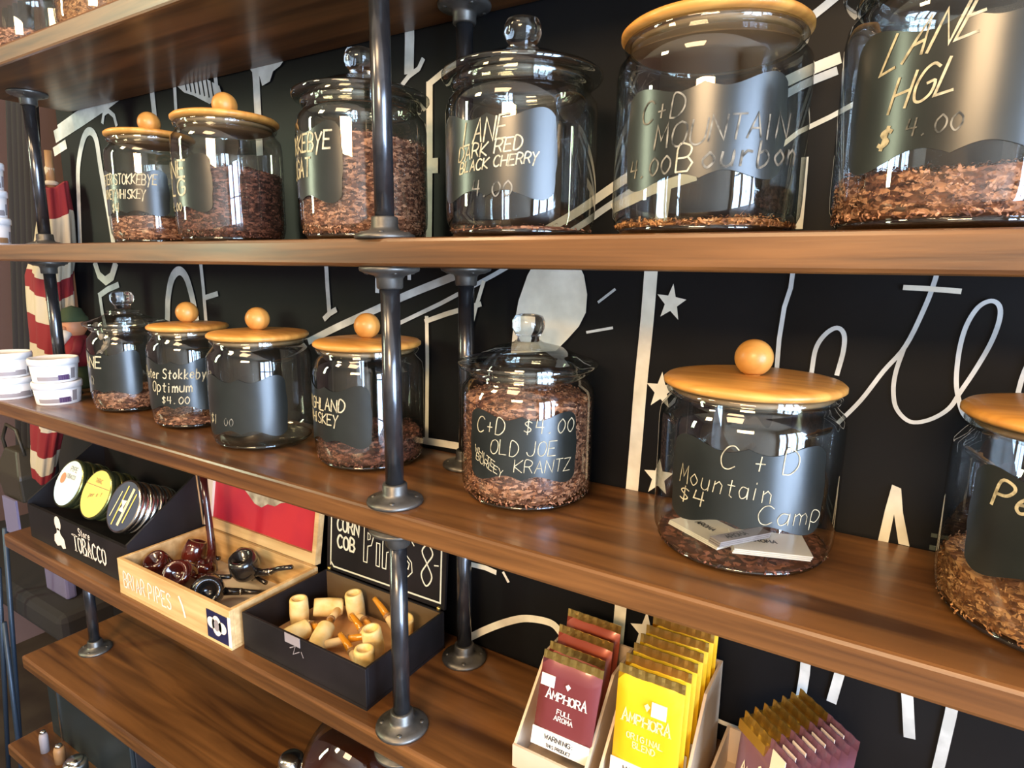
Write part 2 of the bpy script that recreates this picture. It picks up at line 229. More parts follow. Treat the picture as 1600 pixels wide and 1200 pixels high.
# ---------------------------------------------------------------- helpers
class MB:
    """collects vertices and faces in shelf units; one build() = one mesh object"""
    def __init__(s): s.v = []; s.f = []; s.mi = []; s.sm = []
    def add(s, vs, fs, mi=0, sm=False, X=None):
        o = len(s.v)
        s.v += [tuple(X @ Vector(v)) if X is not None else tuple(v) for v in vs]
        for f in fs: s.f.append(tuple(i + o for i in f)); s.mi.append(mi); s.sm.append(sm)
        return s
    def box(s, x0, x1, y0, y1, z0, z1, mi=0, X=None):
        return s.add([(x0, y0, z0), (x1, y0, z0), (x1, y1, z0), (x0, y1, z0), (x0, y0, z1), (x1, y0, z1), (x1, y1, z1), (x0, y1, z1)],
                     [(0, 3, 2, 1), (4, 5, 6, 7), (0, 1, 5, 4), (1, 2, 6, 5), (2, 3, 7, 6), (3, 0, 4, 7)], mi, False, X)
    def lathe(s, prof, n=40, mi=0, X=None, sm=True):
        vs = []; fs = []
        idx = []
        for (r, z) in prof:
            if r <= 1e-6: idx.append([len(vs)] * n); vs.append((0, 0, z))
            else:
                idx.append([len(vs) + k for k in range(n)])
                vs += [(r * math.cos(2 * math.pi * k / n), r * math.sin(2 * math.pi * k / n), z) for k in range(n)]
        for a, b in zip(idx, idx[1:]):
            for k in range(n):
                q = [a[k], a[(k + 1) % n], b[(k + 1) % n], b[k]]
                q2 = []
                for i in q:
                    if i not in q2: q2.append(i)
                if len(q2) > 2: fs.append(tuple(q2))
        return s.add(vs, fs, mi, sm, X)
    def tube(s, pts, rad, n=10, mi=0, caps=True):
        pts = [Vector(p) for p in pts]; rr = rad if isinstance(rad, (list, tuple)) else [rad] * len(pts)
        vs = []; fs = []; up = Vector((0, 0, 1))
        t0 = (pts[1] - pts[0]).normalized(); a = t0.orthogonal().normalized()
        for i, p in enumerate(pts):
            t = (pts[min(i + 1, len(pts) - 1)] - pts[max(i - 1, 0)]).normalized()
            a = (a - t * a.dot(t)).normalized(); b = t.cross(a)
            for k in range(n):
                th = 2 * math.pi * k / n; vs.append(tuple(p + (a * math.cos(th) + b * math.sin(th)) * rr[i]))
        for i in range(len(pts) - 1):
            for k in range(n): fs.append((i * n + k, i * n + (k + 1) % n, (i + 1) * n + (k + 1) % n, (i + 1) * n + k))
        if caps: fs.append(tuple(range(n - 1, -1, -1))); fs.append(tuple((len(pts) - 1) * n + k for k in range(n)))
        return s.add(vs, fs, mi, True)
    def ribbon(s, pts, w, fn, mi=0, step=0.012):
        P = [Vector((p[0], p[1])) for p in pts]; Q = [P[0]]
        for a, b in zip(P, P[1:]):
            n = max(1, int((b - a).length / step))
            for i in range(1, n + 1): Q.append(a.lerp(b, i / n))
        vs = []; h = w / 2
        for i, p in enumerate(Q):
            d0 = (p - Q[i - 1]) if i else (Q[1] - p); d1 = (Q[i + 1] - p) if i < len(Q) - 1 else d0
            d0 = d0.normalized() if d0.length > 1e-9 else Vector((1, 0)); d1 = d1.normalized() if d1.length > 1e-9 else d0
            t = (d0 + d1); t = t.normalized() if t.length > 1e-3 else d0
            nrm = Vector((-t.y, t.x)); k = h / max(0.55, abs(nrm.dot(Vector((-d0.y, d0.x)))))
            ex = t * (-h * 0.4 if i == 0 else (h * 0.4 if i == len(Q) - 1 else 0))
            vs += [fn(*(p + nrm * k + ex)), fn(*(p - nrm * k + ex))]
        return s.add(vs, [(2 * i, 2 * i + 1, 2 * i + 3, 2 * i + 2) for i in range(len(Q) - 1)], mi)
    def build(s, name, mats, parent=None, loc=None, rot=None, bevel=0, fixn=True):
        me = bpy.data.meshes.new(name); me.from_pydata([(x * S, y * S, z * S) for x, y, z in s.v], [], s.f)
        for m in (mats if isinstance(mats, (list, tuple)) else [mats]): me.materials.append(M[m] if isinstance(m, str) else m)
        for p, mi, sm in zip(me.polygons, s.mi, s.sm): p.material_index = mi; p.use_smooth = sm
        if fixn:
            bm = bmesh.new(); bm.from_mesh(me); bmesh.ops.recalc_face_normals(bm, faces=bm.faces)
            if bevel: bmesh.ops.bevel(bm, geom=list(bm.edges), offset=bevel * S, segments=2, affect='EDGES', profile=0.5)
            bm.to_mesh(me); bm.free()
        me.update()
        o = bpy.data.objects.new(name, me); C.objects.link(o)
        if parent: o.parent = parent
        if loc: o.location = V(*loc)
        if rot: o.rotation_euler = rot
        return o
def tag(o, label=None, cat=None, group=None, kind=None):
    if label: o['label'] = label
    if cat: o['category'] = cat
    if group: o['group'] = group
    if kind: o['kind'] = kind
    return o
def thing(name, label, cat, loc, rotz=0, group=None, rot=None):
    o = bpy.data.objects.new(name, None); C.objects.link(o); o.empty_display_size = 0.02
    o.location = V(*loc); o.rotation_euler = rot if rot else (0, 0, rotz)
    return tag(o, label, cat, group)
def copy_tree(o, parent=None):
    c = o.copy(); C.objects.link(c)
    if parent: c.parent = parent
    for ch in list(o.children): copy_tree(ch, c)
    return c

def smooth(pts, n=5):
    P = [Vector(p) for p in pts]; P = [P[0] * 2 - P[1]] + P + [P[-1] * 2 - P[-2]]; out = []
    for i in range(1, len(P) - 2):
        a, b, c, d = P[i - 1:i + 3]
        for k in range(n):
            t = k / n; out.append(tuple(0.5 * (2 * b + (c - a) * t + (2 * a - 5 * b + 4 * c - d) * t * t + (3 * b - a - 3 * c + d) * t ** 3)))
    out.append(tuple(P[-2])); return out
ROUND = set('BCDGJOPRSUQ&$0823569aiuntmoperhkyb')
FONT = {k: [[tuple(float(t) for t in p.split(',')) for p in st.split()] for st in v.split(';')] for k, v in {
 'A': '0,0 .5,1 1,0;.2,.38 .8,.38', 'B': '0,0 0,1 .6,1 .85,.82 .65,.55 0,.52;.65,.55 1,.3 .75,0 0,0', 'C': '1,.85 .65,1 .25,.9 0,.5 .2,.1 .6,0 1,.15',
 'D': '0,0 0,1 .5,1 .95,.7 .95,.3 .5,0 0,0', 'E': '1,1 0,1 0,0 1,0;0,.52 .75,.52', 'F': '1,1 0,1 0,0;0,.52 .75,.52', 'G': '1,.85 .6,1 .2,.88 0,.5 .2,.1 .6,0 1,.15 1,.48 .6,.48',
 'H': '0,0 0,1;1,0 1,1;0,.5 1,.5', 'I': '.5,0 .5,1', 'J': '.9,1 .9,.25 .6,0 .2,.05 0,.25', 'K': '0,0 0,1;1,1 0,.45 1,0', 'L': '0,1 0,0 .9,0', 'M': '0,0 .1,1 .5,.35 .9,1 1,0',
 'N': '0,0 0,1 1,0 1,1', 'O': '.5,1 .12,.85 0,.5 .12,.15 .5,0 .88,.15 1,.5 .88,.85 .5,1', 'P': '0,0 0,1 .65,1 .95,.78 .65,.5 0,.48', 'Q': '.5,1 0,.5 .5,0 1,.5 .5,1;.6,.3 1,0',
 'R': '0,0 0,1 .65,1 .92,.78 .65,.52 0,.5;.5,.5 1,0', 'S': '.95,.85 .6,1 .15,.9 .1,.65 .85,.4 .9,.12 .5,0 0,.12', 'T': '.5,0 .5,1;0,1 1,1', 'U': '0,1 0,.25 .3,0 .7,0 1,.25 1,1',
 'V': '0,1 .5,0 1,1', 'W': '0,1 .25,0 .5,.7 .75,0 1,1', 'Y': '0,1 .5,.45 1,1;.5,.45 .3,-.25', 'Z': '0,1 1,1 0,0 1,0', '&': '1,.4 .6,0 .2,.05 .1,.3 .7,.75 .5,1 .25,.8 .9,0',
 '+': '.5,.75 .5,.15;.2,.45 .8,.45', '$': '.9,.78 .5,.88 .15,.7 .85,.32 .5,.12 .1,.22;.5,1.05 .5,-.05', '.': '.35,.0 .5,.07', '-': '.1,.5 .8,.5', '4': '.8,0 .8,1;.2,1 .1,.45 1,.45', '0': '.5,1 .1,.7 .1,.3 .5,0 .9,.3 .9,.7 .5,1',
 '1': '.5,0 .5,1', '8': '.5,1 .1,.78 .5,.52 .9,.24 .5,0 .1,.24 .5,.52 .9,.78 .5,1', ':': '.4,.1 .5,.15;.4,.6 .5,.65', 'a': '.8,.55 .3,.6 .05,.3 .3,0 .75,.15 .85,.6 .85,0', 'i': '.5,0 .5,.6;.5,.82 .5,.9',
 'u': '.1,.6 .1,.15 .5,0 .85,.2 .85,.6 .85,0', 'n': '.1,0 .1,.6;.1,.4 .5,.62 .85,.45 .85,0', 't': '.5,.9 .45,.1 .7,0;.15,.62 .85,.62', 'm': '0,0 0,.6;0,.45 .3,.6 .5,.45 .5,0;.5,.45 .8,.6 1,.4 1,0',
 'o': '.5,.62 .1,.3 .5,0 .9,.3 .5,.62', 'p': '.1,-.35 .1,.6 .6,.62 .9,.35 .55,.02 .1,.1', 'e': '.1,.32 .85,.36 .6,.62 .2,.5 .08,.2 .4,0 .85,.12', 'r': '.15,0 .15,.6;.15,.35 .5,.6 .85,.55', 's': '.85,.5 .4,.62 .2,.45 .8,.2 .5,0 .1,.1',
 'h': '.1,0 .1,1;.1,.4 .5,.62 .85,.4 .85,0', 'k': '.1,0 .1,1;.8,.6 .1,.25 .85,0', 'y': '.1,.6 .45,.1;.9,.6 .3,-.35', 'b': '.1,1 .1,0 .6,0 .9,.3 .55,.6 .1,.5', 'l': '.5,0 .5,1'}.items()}
def text(mb, s_, x, y, h, fn, wr=0.62, gap=0.28, lw=0.12, slant=0.0, rise=0.0, jit=0.0, mi=0, serif=False, center=False, bigends=0):
    adv = h * wr * (1 + gap); n = len(s_)
    if center: x = x - (adv * n - h * wr * gap) / 2
    rnd = random.Random(s_); xs = x
    for k, ch in enumerate(s_):
        if ch in FONT:
            hh = h * (1.3 if bigends and k in (0, n - 1) else 1); oy = rnd.uniform(-jit, jit) * h; sl = slant + rnd.uniform(-jit, jit); ww = h * wr * (0.35 if ch in 'Il1i' and not serif else 1)
            for st in FONT[ch]:
                st = smooth(st, 4) if ch in ROUND and len(st) > 4 and not serif else st
                pts = [(x + px * ww + py * hh * sl, y + py * hh + oy + (x - xs + px * ww) * rise) for px, py in st]
                mb.ribbon(pts, h * lw, fn, mi, step=h * 0.5)
                if serif:
                    for e in (0, -1):
                        if st[e][1] in (0.0, 1.0): mb.ribbon([(pts[e][0] - h * .13, pts[e][1]), (pts[e][0] + h * .13, pts[e][1])], h * lw * 0.5, fn, mi)
            if ch in 'Il1i' and not serif: x -= h * wr * 0.4
        x += adv if ch != ' ' else adv * 0.6
    return mb
# ---------------------------------------------------------------- setting
D = 0.283; T = 0.038
ZA, ZB, ZC, ZD, ZE, ZF = 0.3996, 0.0, -0.3809, -0.7581, -1.1211, -1.5
XL, XR = -1.99, 1.5
wall = MB().box(-2.075, 4.0, D, D + 0.12, -2.35, 2.6).build('wall_back', 'board'); tag(wall, 'black chalkboard wall with white painted lettering behind the shelves', kind='structure')
onw = lambda x, z: (x, D - 0.0012, z)
mb = MB()
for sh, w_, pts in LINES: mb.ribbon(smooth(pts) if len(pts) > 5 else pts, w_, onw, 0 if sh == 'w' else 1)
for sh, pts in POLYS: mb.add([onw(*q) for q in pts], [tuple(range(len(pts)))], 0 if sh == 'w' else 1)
mb2 = MB()                                                     # dark hatching that divides the ribbed wing
for k in range(7): mb2.ribbon([(-1.445 + k * 0.016, 0.366 - k * 0.001), (-1.442 + k * 0.0165, 0.350 - k * 0.005)], 0.0045, lambda x, z: (x, D - 0.0045, z))
for i, (x_, y_, z_) in enumerate(mb.v): mb.v[i] = (x_, y_ - 0.0000015 * i, z_)
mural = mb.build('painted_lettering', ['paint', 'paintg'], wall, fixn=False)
mb2.build('painted_ribs', 'board', wall, fixn=False)
mould = MB().box(0.06, 1.9, D - 0.0011, D, ZC + 0.017, ZC + 0.022).box(0.06, 1.9, D - 0.0010, D, ZC, ZC + 0.006)
mo = mould.build('trim_1', noisy(mat('grey_green_trim', (0.10, 0.11, 0.09), 0.5), (0.07, 0.08, 0.06), (0.14, 0.15, 0.11), nscale=20)); tag(mo, 'thin grey green trim strip along the wall at the back of the shelf', kind='structure')
def plane_wall(nm, m, label, *bx): return tag(MB().box(*bx).build(nm, m), label, kind='structure')
plane_wall('wall_left', 'plaster', 'pinkish brown side wall far beyond the left end of the shelves', -4.5, -4.4, -3.8, 2.6, -2.35, 2.6)
plane_wall('wall_far', 'plaster', 'pinkish brown wall of the passage behind the chalkboard wall', -4.4, -2.0, 2.5, 2.6, -2.35, 2.6)
plane_wall('wall_right', 'roomwall', 'beige room wall with the daylight windows', 3.9, 4.0, -3.8, 0.45, -2.35, 2.6)
plane_wall('wall_front', 'roomwall', 'beige room wall opposite the shelves', -4.4, 3.9, -3.9, -3.8, -2.35, 2.6)
plane_wall('ceiling', 'roomwall', 'beige shop ceiling', -4.5, 4.0, -3.9, 2.6, 2.6, 2.7)
plane_wall('floor', 'floorm', 'dark shop floor', -4.5, 4.0, -3.9, 2.6, -2.45, -2.35)
for k, yc in enumerate((-0.85, -1.9, -2.95)):
    w_ = MB()
    for a in (-0.45, -0.015, 0.42): w_.box(3.74, 3.77, yc + a, yc + a + 0.03, -2.3, 1.45)
    for a in (-2.3, -1.35, -0.4, 0.55, 1.42): w_.box(3.75, 3.76, yc - 0.45, yc + 0.45, a, a + 0.03)
    tag(w_.build('window_%d' % (k + 1), 'white'), 'white muntin bars of a daylight window', kind='structure')

# ---------------------------------------------------------------- shelves
def shelf(z, label, xl=XL):
    b = MB().box(xl, XR, 0, D - 0.001, z - T, z).build('shelf_board', 'wood', bevel=0.005)
    return tag(b, label, 'shelf', 'stained wooden shelf boards')
shelf(ZA, 'topmost stained wooden shelf board, seen from below')
shelf(ZB, 'eye level brown wooden shelf board carrying the upper row of jars')
shelf(ZC, 'wooden shelf board carrying the lower row of jars')
shelf(ZD, 'wooden shelf board carrying the tins, pipe boxes and pouch trays')
shelf(ZE, 'empty topped brown shelf board at the lower left under the pipe boxes')
shelf(ZF, 'lowest dark wooden shelf board at the bottom left corner', -2.2)

FL = [(0, 0), (0.041, 0), (0.042, 0.002), (0.041, 0.0055), (0.034, 0.0085), (0.021, 0.012), (0.0185, 0.016), (0.0182, 0.028), (0.0165, 0.030), (0.0135, 0.030), (0, 0.030)]
def post(x, y, z0, z1, label):
    t = thing('pipe_post', label, 'pipe', (x, y, z0), group='iron pipe posts between the shelves')
    h = z1 - z0
    MB().lathe([(0, 0.02), (0.0135, 0.02), (0.0135, h - 0.02), (0, h - 0.02)], 24).build('pipe', 'pipe', t)
    for fz, X in ((0, None), (h, Matrix.Rotation(math.pi, 4, 'X'))):
        f = MB().lathe(FL, 32).build('flange', 'flange', t, (0, 0, fz)); 
        if X: f.rotation_euler = (math.pi, 0, 0)
        for a in range(4):
            an = a * math.pi / 2 + 0.6
            MB().lathe([(0, 0.006), (0.0045, 0.006), (0.004, 0.0095), (0, 0.0105)], 10).build('screw', 'flange', f, (0.031 * math.cos(an), 0.031 * math.sin(an), 0))
    return t
post(-0.618, 0.033, ZB, ZA - T, 'front iron pipe post before the stuffed glass lidded jar on the upper row')
post(-0.611, 0.033, ZC, ZB - T, 'front iron pipe post standing on the lower jar shelf')
post(-0.608, 0.033, ZD, ZC - T, 'front iron pipe post beside the corn cob pipe box')
post(-0.612, 0.033, ZE, ZD - T, 'front iron pipe post under the pipe box shelf')
post(-0.626, 0.231, ZB, ZA - T, 'rear iron pipe post behind the upper row of jars')
post(-0.624, 0.231, ZC, ZB - T, 'rear iron pipe post just left of the full jar with the glass lid')
post(-0.630, 0.231, ZD, ZC - T, 'rear iron pipe post behind the corn cob pipe box')
post(-1.85, 0.127, ZB, ZA - T, 'left iron pipe post beside the white tubs on the upper shelf')
post(-1.85, 0.127, ZC, ZB - T, 'left iron pipe post in front of the striped cloth')
post(-1.85, 0.127, ZE, ZD - T, 'left iron pipe post standing at the end of the empty shelf')

# ---------------------------------------------------------------- jars
def jar(x, y, r, z0, kind, la, label, lines, lz=(0.05, 0.152), tilt=0.0, half=0.085, faint=False, hs=1.0):
    t = thing('glass_jar', label, 'jar', (x, y, z0), group='big round tobacco jars')
    H = (0.199 if kind == 'wood' else 0.192) * hs
    prof = [(0, 0.004), (r - 0.018, 0.004), (r - 0.007, 0.010), (r - 0.001, 0.024), (r, 0.04), (r, H - 0.035), (r - 0.002, H - 0.022), (r - 0.010, H - 0.012), (r - 0.014, H - 0.006), (r - 0.014, H + 0.004)]
    MB().lathe(prof, 72).build('jar_body', 'glass', t)
    MB().lathe([(0, 0.0005), (r - 0.022, 0.0005), (r - 0.011, 0.004), (r - 0.006, 0.010), (r - 0.012, 0.011), (r - 0.02, 0.0075), (0, 0.0072)], 72).build('jar_base', 'glassrim', t)
    MB().lathe([(r - 0.014, H - 0.006), (r - 0.009, H - 0.004), (r - 0.007, H + 0.001), (r - 0.009, H + 0.005), (r - 0.013, H + 0.006), (r - 0.016, H + 0.004), (r - 0.016, H - 0.004), (r - 0.014, H - 0.006)], 72).build('jar_rim', 'glassrim', t)
    if kind == 'wood':
        lr = r - 0.003
        MB().lathe([(0, 0), (r - 0.019, 0), (r - 0.015, 0.003), (r - 0.015, 0.006), (r - 0.019, 0.008), (0, 0.008)], 56).build('seal', 'seal', t, (0, 0, H - 0.004))
        l = MB().lathe([(0, 0), (lr - 0.004, 0), (lr, 0.003), (lr, 0.007), (lr - 0.004, 0.0105), (lr - 0.02, 0.0125), (0, 0.014)], 72).build('lid', 'bamboo', t, (0, 0, H + 0.0065))
        k = [(0, 0)] + [(0.0225 * math.cos(a), 0.0225 + 0.0225 * math.sin(a)) for a in [math.radians(q) for q in range(-80, 91, 10)]]
        k[-1] = (0, 0.045)
        MB().lathe([(0, -0.001), (0.009, -0.001), (0.009, 0.004)] + [q for q in k[3:]], 32).build('knob', 'bamboo', l, (0, 0, 0.0125))
    else:
        l = MB().lathe([(r - 0.018, 0.001), (r + 0.002, 0.001), (r + 0.005, 0.005), (r + 0.005, 0.009), (r + 0.001, 0.0115), (r - 0.010, 0.014), (r - 0.030, 0.022), (r - 0.05, 0.031), (0.034, 0.035), (0.022, 0.038), (0.019, 0.041)], 72).build('lid', 'glassrim', t, (0, 0, H + 0.005))
        MB().lathe([(r - 0.021, 0.012), (r - 0.018, 0.006), (r - 0.018, -0.012), (r - 0.021, -0.014), (r - 0.024, -0.010), (r - 0.024, 0.004)], 56).build('lid_collar', 'glassrim', l)
        kp = [(0, 0.0), (0.017, 0.0), (0.016, 0.006), (0.021, 0.012), (0.0245, 0.020), (0.0245, 0.030), (0.021, 0.037), (0.013, 0.040), (0, 0.041)]
        MB().lathe(kp, 28).build('knob', 'solid', l, (0, 0, 0.040))
    if lines is None: return t
    # bracket-shaped chalk label wrapped on the glass
    rl = r + 0.0012; z_0, z_1 = lz; zc = (z_0 + z_1) / 2; hh = (z_1 - z_0) / 2; a0 = math.radians(la)
    def onj(s_, q, d=0.0):
        a = a0 + s_ / rl; return ((rl + d) * math.sin(a), -(rl + d) * math.cos(a), zc + q + s_ * tilt)
    def edge(u):                                               # u -1..1 -> half height of the bracket outline
        au = abs(u)
        if au > 0.78: return hh * (0.60 + 0.40 * math.sqrt(max(0, 1 - ((au - 0.78) / 0.22) ** 2)))
        if au > 0.24: return hh * (0.89 + 0.11 * math.cos((0.78 - au) / 0.54 * math.pi))
        return hh * (0.78 + 0.12 * (1 - au / 0.24) ** 1.6)
    m = MB(); n = 56; rows = 6; vs = []; 
    for i in range(n + 1):
        u = -1 + 2 * i / n; e = edge(u)
        for j in range(rows + 1):
            q = -e + 2 * e * j / rows; k = 1 - 0.035 * math.exp(-((abs(q / hh) - 0.5) / 0.15) ** 2)
            vs.append(onj(u * half * k, q))
    m.add(vs, [(i * (rows + 1) + j, (i + 1) * (rows + 1) + j, (i + 1) * (rows + 1) + j + 1, i * (rows + 1) + j + 1) for i in range(n) for j in range(rows)], 0, True)
    lb = m.build('chalk_label', 'slate', t)
    if lines:
        c = MB(); f2 = MB()
        for (tx, sx, sz, h, *o) in lines:
            o = o[0] if o else {}
            fa = o.pop('faint', faint)
            text(f2 if fa else c, tx, sx, sz, h, lambda a, b: onj(a, b, 0.0006), **{**dict(lw=0.10, slant=0.12, jit=0.05), **o})
        if c.v: c.build('chalk_writing', 'chalk', lb, fixn=False)
        if f2.v: f2.build('faint_writing', 'chalkfaint', lb, fixn=False)
    return t
def tobacco(x, y, r, z0, h, m, label, dome=0.0, dens=1.0, cut=None, slope=0.0):
    R_ = r - 0.008; mb = MB(); n = 64; rows = 10; rings = 8
    rnd = random.Random(int(abs(x) * 1000) + int(h * 1e4))
    off = lambda a: 1 + 0.0
    def top(q, a): return h + dome * (1 - q * q) + slope * q * math.cos(a) + 0.35 * min(h, 0.02) * math.sin(3 * a + q * 4) * q * 0.5 + rnd.uniform(-0.0015, 0.0015)
    vs = [(0, 0, 0.010)]
    for j in range(rows + 1):
        for k in range(n):
            a = 2 * math.pi * k / n; f = j / rows; rad = R_ * (1 - (0.12 if j == 0 else 0)) + rnd.uniform(-0.0012, 0.0006)
            tz = h + slope * math.cos(a) + 0.35 * min(h, 0.02) * math.sin(3 * a + 4) * 0.5
            vs.append((rad * math.cos(a), rad * math.sin(a), 0.010 + (tz - 0.010) * f))
    for i in range(1, rings):
        q = 1 - i / rings
        for k in range(n):
            a = 2 * math.pi * k / n; vs.append((R_ * q * math.cos(a), R_ * q * math.sin(a), top(q, a)))
    vs.append((0, 0, top(0, 0)))
    fs = [(0, 1 + (k + 1) % n, 1 + k) for k in range(n)]
    L = rows + rings - 1
    for j in range(L):
        for k in range(n): fs.append((1 + j * n + k, 1 + j * n + (k + 1) % n, 1 + (j + 1) * n + (k + 1) % n, 1 + (j + 1) * n + k))
    fs += [(1 + L * n + k, 1 + L * n + (k + 1) % n, len(vs) - 1) for k in range(n)]
    mb.add(vs, fs, 0, False)
    nf = int((2600 * h / 0.1 + 1500) * dens)                     # loose ribbons of leaf pressed on the glass and lying on top
    for i in range(nf):
        a = rnd.uniform(0, 2 * math.pi)
        if rnd.random() < (h / (h + 0.05)):
            p = Vector((R_ * math.cos(a), R_ * math.sin(a), rnd.uniform(0.012, h + slope * math.cos(a)))); nn = Vector((math.cos(a), math.sin(a), 0)); p += nn * rnd.uniform(0.0005, 0.0045)
        else:
            q = math.sqrt(rnd.random()) * 0.97; p = Vector((R_ * q * math.cos(a), R_ * q * math.sin(a), top(q, a) + rnd.uniform(0, 0.004))); nn = Vector((0, 0, 1))
        u = Vector((rnd.uniform(-1, 1), rnd.uniform(-1, 1), rnd.uniform(-1, 1))); u = (u - nn * u.dot(nn) * 0.75).normalized(); v_ = nn.cross(u).normalized()
        l = rnd.uniform(0.001, 0.0036); w_ = rnd.uniform(0.0004, 0.0012); b = nn * rnd.uniform(0, 0.0015)
        q_ = [p - u * l - v_ * w_, p - u * l + v_ * w_, p + b + v_ * w_, p + b - v_ * w_, p + u * l + v_ * w_, p + u * l - v_ * w_]
        for g in q_:
            rr_ = math.hypot(g.x, g.y)
            if rr_ > r - 0.0028: g.x *= (r - 0.0028) / rr_; g.y *= (r - 0.0028) / rr_
        mb.add([tuple(g) for g in q_] or [tuple(p - u * l - v_ * w_), tuple(p - u * l + v_ * w_), tuple(p + b + v_ * w_), tuple(p + b - v_ * w_), tuple(p + u * l + v_ * w_), tuple(p + u * l - v_ * w_)], [(0, 1, 2, 3), (3, 2, 4, 5)])
    o = mb.build('shredded_tobacco', m, None, (x, y, z0), fixn=False)
    return tag(o, label, 'tobacco', kind='stuff')
# lower row, left to right
jar(-1.559, 0.150, 0.080, ZC, 'glass', 22, 'leftmost jar of the lower row, glass lidded, beside the white tubs', [('LANE', -0.078, 0.012, 0.026, dict(lw=.13)), ('1 Q', -0.06, -0.028, 0.02, dict(faint=True))], (0.045, 0.148))
tobacco(-1.559, 0.150, 0.080, ZC, 0.046, 'tob', 'brown tobacco in the bottom of the leftmost lower row jar')
jar(-1.300, 0.150, 0.083, ZC, 'wood', 32, 'second jar of the lower row, wooden lid, partly hidden by the empty jar', [('Peter Stokkebye', -0.079, 0.014, 0.020, dict(lw=.11, wr=.42)), ('Optimum', -0.05, -0.014, 0.021, dict(lw=.11, wr=.5)), ('$4.00', -0.026, -0.038, 0.015, dict(lw=.12))], (0.042, 0.152))
tobacco(-1.300, 0.150, 0.083, ZC, 0.026, 'tob', 'thin layer of brown tobacco in the second lower row jar')
jar(-1.054, 0.142, 0.096, ZC, 'wood', 30, 'empty looking jar with wooden lid and faint label, third of the lower row', [('$1', -0.075, -0.035, 0.018, dict(faint=False, lw=.08)), ('00', -0.035, -0.036, 0.014, dict(faint=True))], (0.03, 0.145))
jar(-0.793, 0.170, 0.096, ZC, 'wood', -3, 'wooden lidded jar behind the front pipe post, label reading HIGHLAND WHISKEY', [('HIGHLAND', -0.066, 0.008, 0.020, dict(lw=.12, wr=.55)), ('WHISKEY', -0.056, -0.016, 0.018, dict(lw=.12, wr=.55)), ('/', 0, 0, .01)], (0.046, 0.152))
tobacco(-0.793, 0.170, 0.096, ZC, 0.052, 'tobdark', 'dark curled tobacco in the jar behind the front pipe post', dome=0.01)
jar(-0.470, 0.176, 0.100, ZC, 'glass', 26, 'full jar with domed glass lid, label priced $4.00, right of the pipe posts', [('C+D', -0.070, 0.018, 0.023, dict(lw=.06, wr=.55)), ('$4.00', 0.002, 0.022, 0.020, dict(lw=.065, wr=.62)), ('OLD JOE', -0.046, -0.010, 0.021, dict(lw=.055, wr=.55)), ('KRANTZ', -0.010, -0.034, 0.018, dict(lw=.06, wr=.62)), ('WHITE', -0.074, -0.012, 0.010, dict(lw=.1, rise=-.55)), ('BURLEY', -0.072, -0.024, 0.010, dict(lw=.1, rise=-.4))], (0.048, 0.150))
tobacco(-0.470, 0.176, 0.100, ZC, 0.152, 'tob', 'light brown tobacco filling the full jar with the domed glass lid', dome=0.018, dens=1.3)
jar(-0.148, 0.168, 0.108, ZC, 'wood', 12, 'large jar with paper booklets inside and a round wooden lid', [('C + D', -0.030, 0.020, 0.027, dict(lw=.045, wr=.6)), ('Mountain', -0.078, -0.006, 0.022, dict(lw=.045, wr=.50, rise=-.06)), ('$4', -0.078, -0.030, 0.018, dict(lw=.08, wr=.8)), ('Camp', 0.014, -0.038, 0.022, dict(lw=.04, wr=.7))], (0.058, 0.160), half=0.092)
tobacco(-0.148, 0.168, 0.108, ZC, 0.0115, 'tobdark', 'few brown tobacco crumbs under the paper booklets', dens=0.25)
jar(0.165, 0.150, 0.108, ZC, 'wood', -12, 'rightmost jar of the lower row, wooden lidded, cut by the picture edge', [('PeTer', -0.062, 0.016, 0.024, dict(lw=.12, wr=.6, slant=.25)), ('V', -0.03, -0.022, 0.026, dict(lw=.12, wr=.7))], (0.066, 0.172), half=0.085)
tobacco(0.165, 0.150, 0.108, ZC, 0.056, 'tobgold', 'golden brown tobacco in the rightmost lower row jar', dome=0.006, dens=1.3)
# upper row, left to right
jar(-1.415, 0.170, 0.090, ZB, 'wood', 24, 'leftmost jar of the upper row, wooden lid, label reading HONEY WHISKEY', [('PETER STOKKEBYE', -0.078, 0.016, 0.020, dict(lw=.11, wr=.38)), ('HONEY WHISKEY', -0.072, -0.012, 0.018, dict(lw=.12, wr=.4)), ('$4', -0.04, -0.040, 0.018, dict(lw=.12, wr=.5))], (0.058, 0.150), hs=1.08)
tobacco(-1.415, 0.170, 0.090, ZB, 0.056, 'tob', 'reddish brown tobacco in the leftmost upper row jar')
jar(-1.113, 0.144, 0.097, ZB, 'wood', -8, 'dark filled wooden lidded jar, second of the upper row', [('LANE', -0.070, 0.012, 0.028, dict(lw=.13, wr=.72)), ('1FLG', -0.072, -0.019, 0.027, dict(lw=.13, wr=.8)), ('4.00', -0.03, -0.046, 0.014, dict(lw=.14))], (0.052, 0.152), half=0.080, hs=1.06)
tobacco(-1.113, 0.144, 0.097, ZB, 0.128, 'tobdark', 'dark brown tobacco filling the second upper row jar', dome=0.01, dens=1.4)
jar(-0.752, 0.132, 0.100, ZB, 'glass', -20, 'glass lidded jar behind the front post on the upper row, label ending in BYE', [('STOKKEBYE', -0.068, 0.018, 0.024, dict(lw=.12, wr=.5)), ('NOUGAT', -0.066, -0.018, 0.026, dict(lw=.11, wr=.48))], (0.052, 0.166), hs=1.07)
tobacco(-0.752, 0.132, 0.100, ZB, 0.150, 'tob', 'coarse tobacco nearly filling the glass lidded jar behind the front post', dens=1.5)
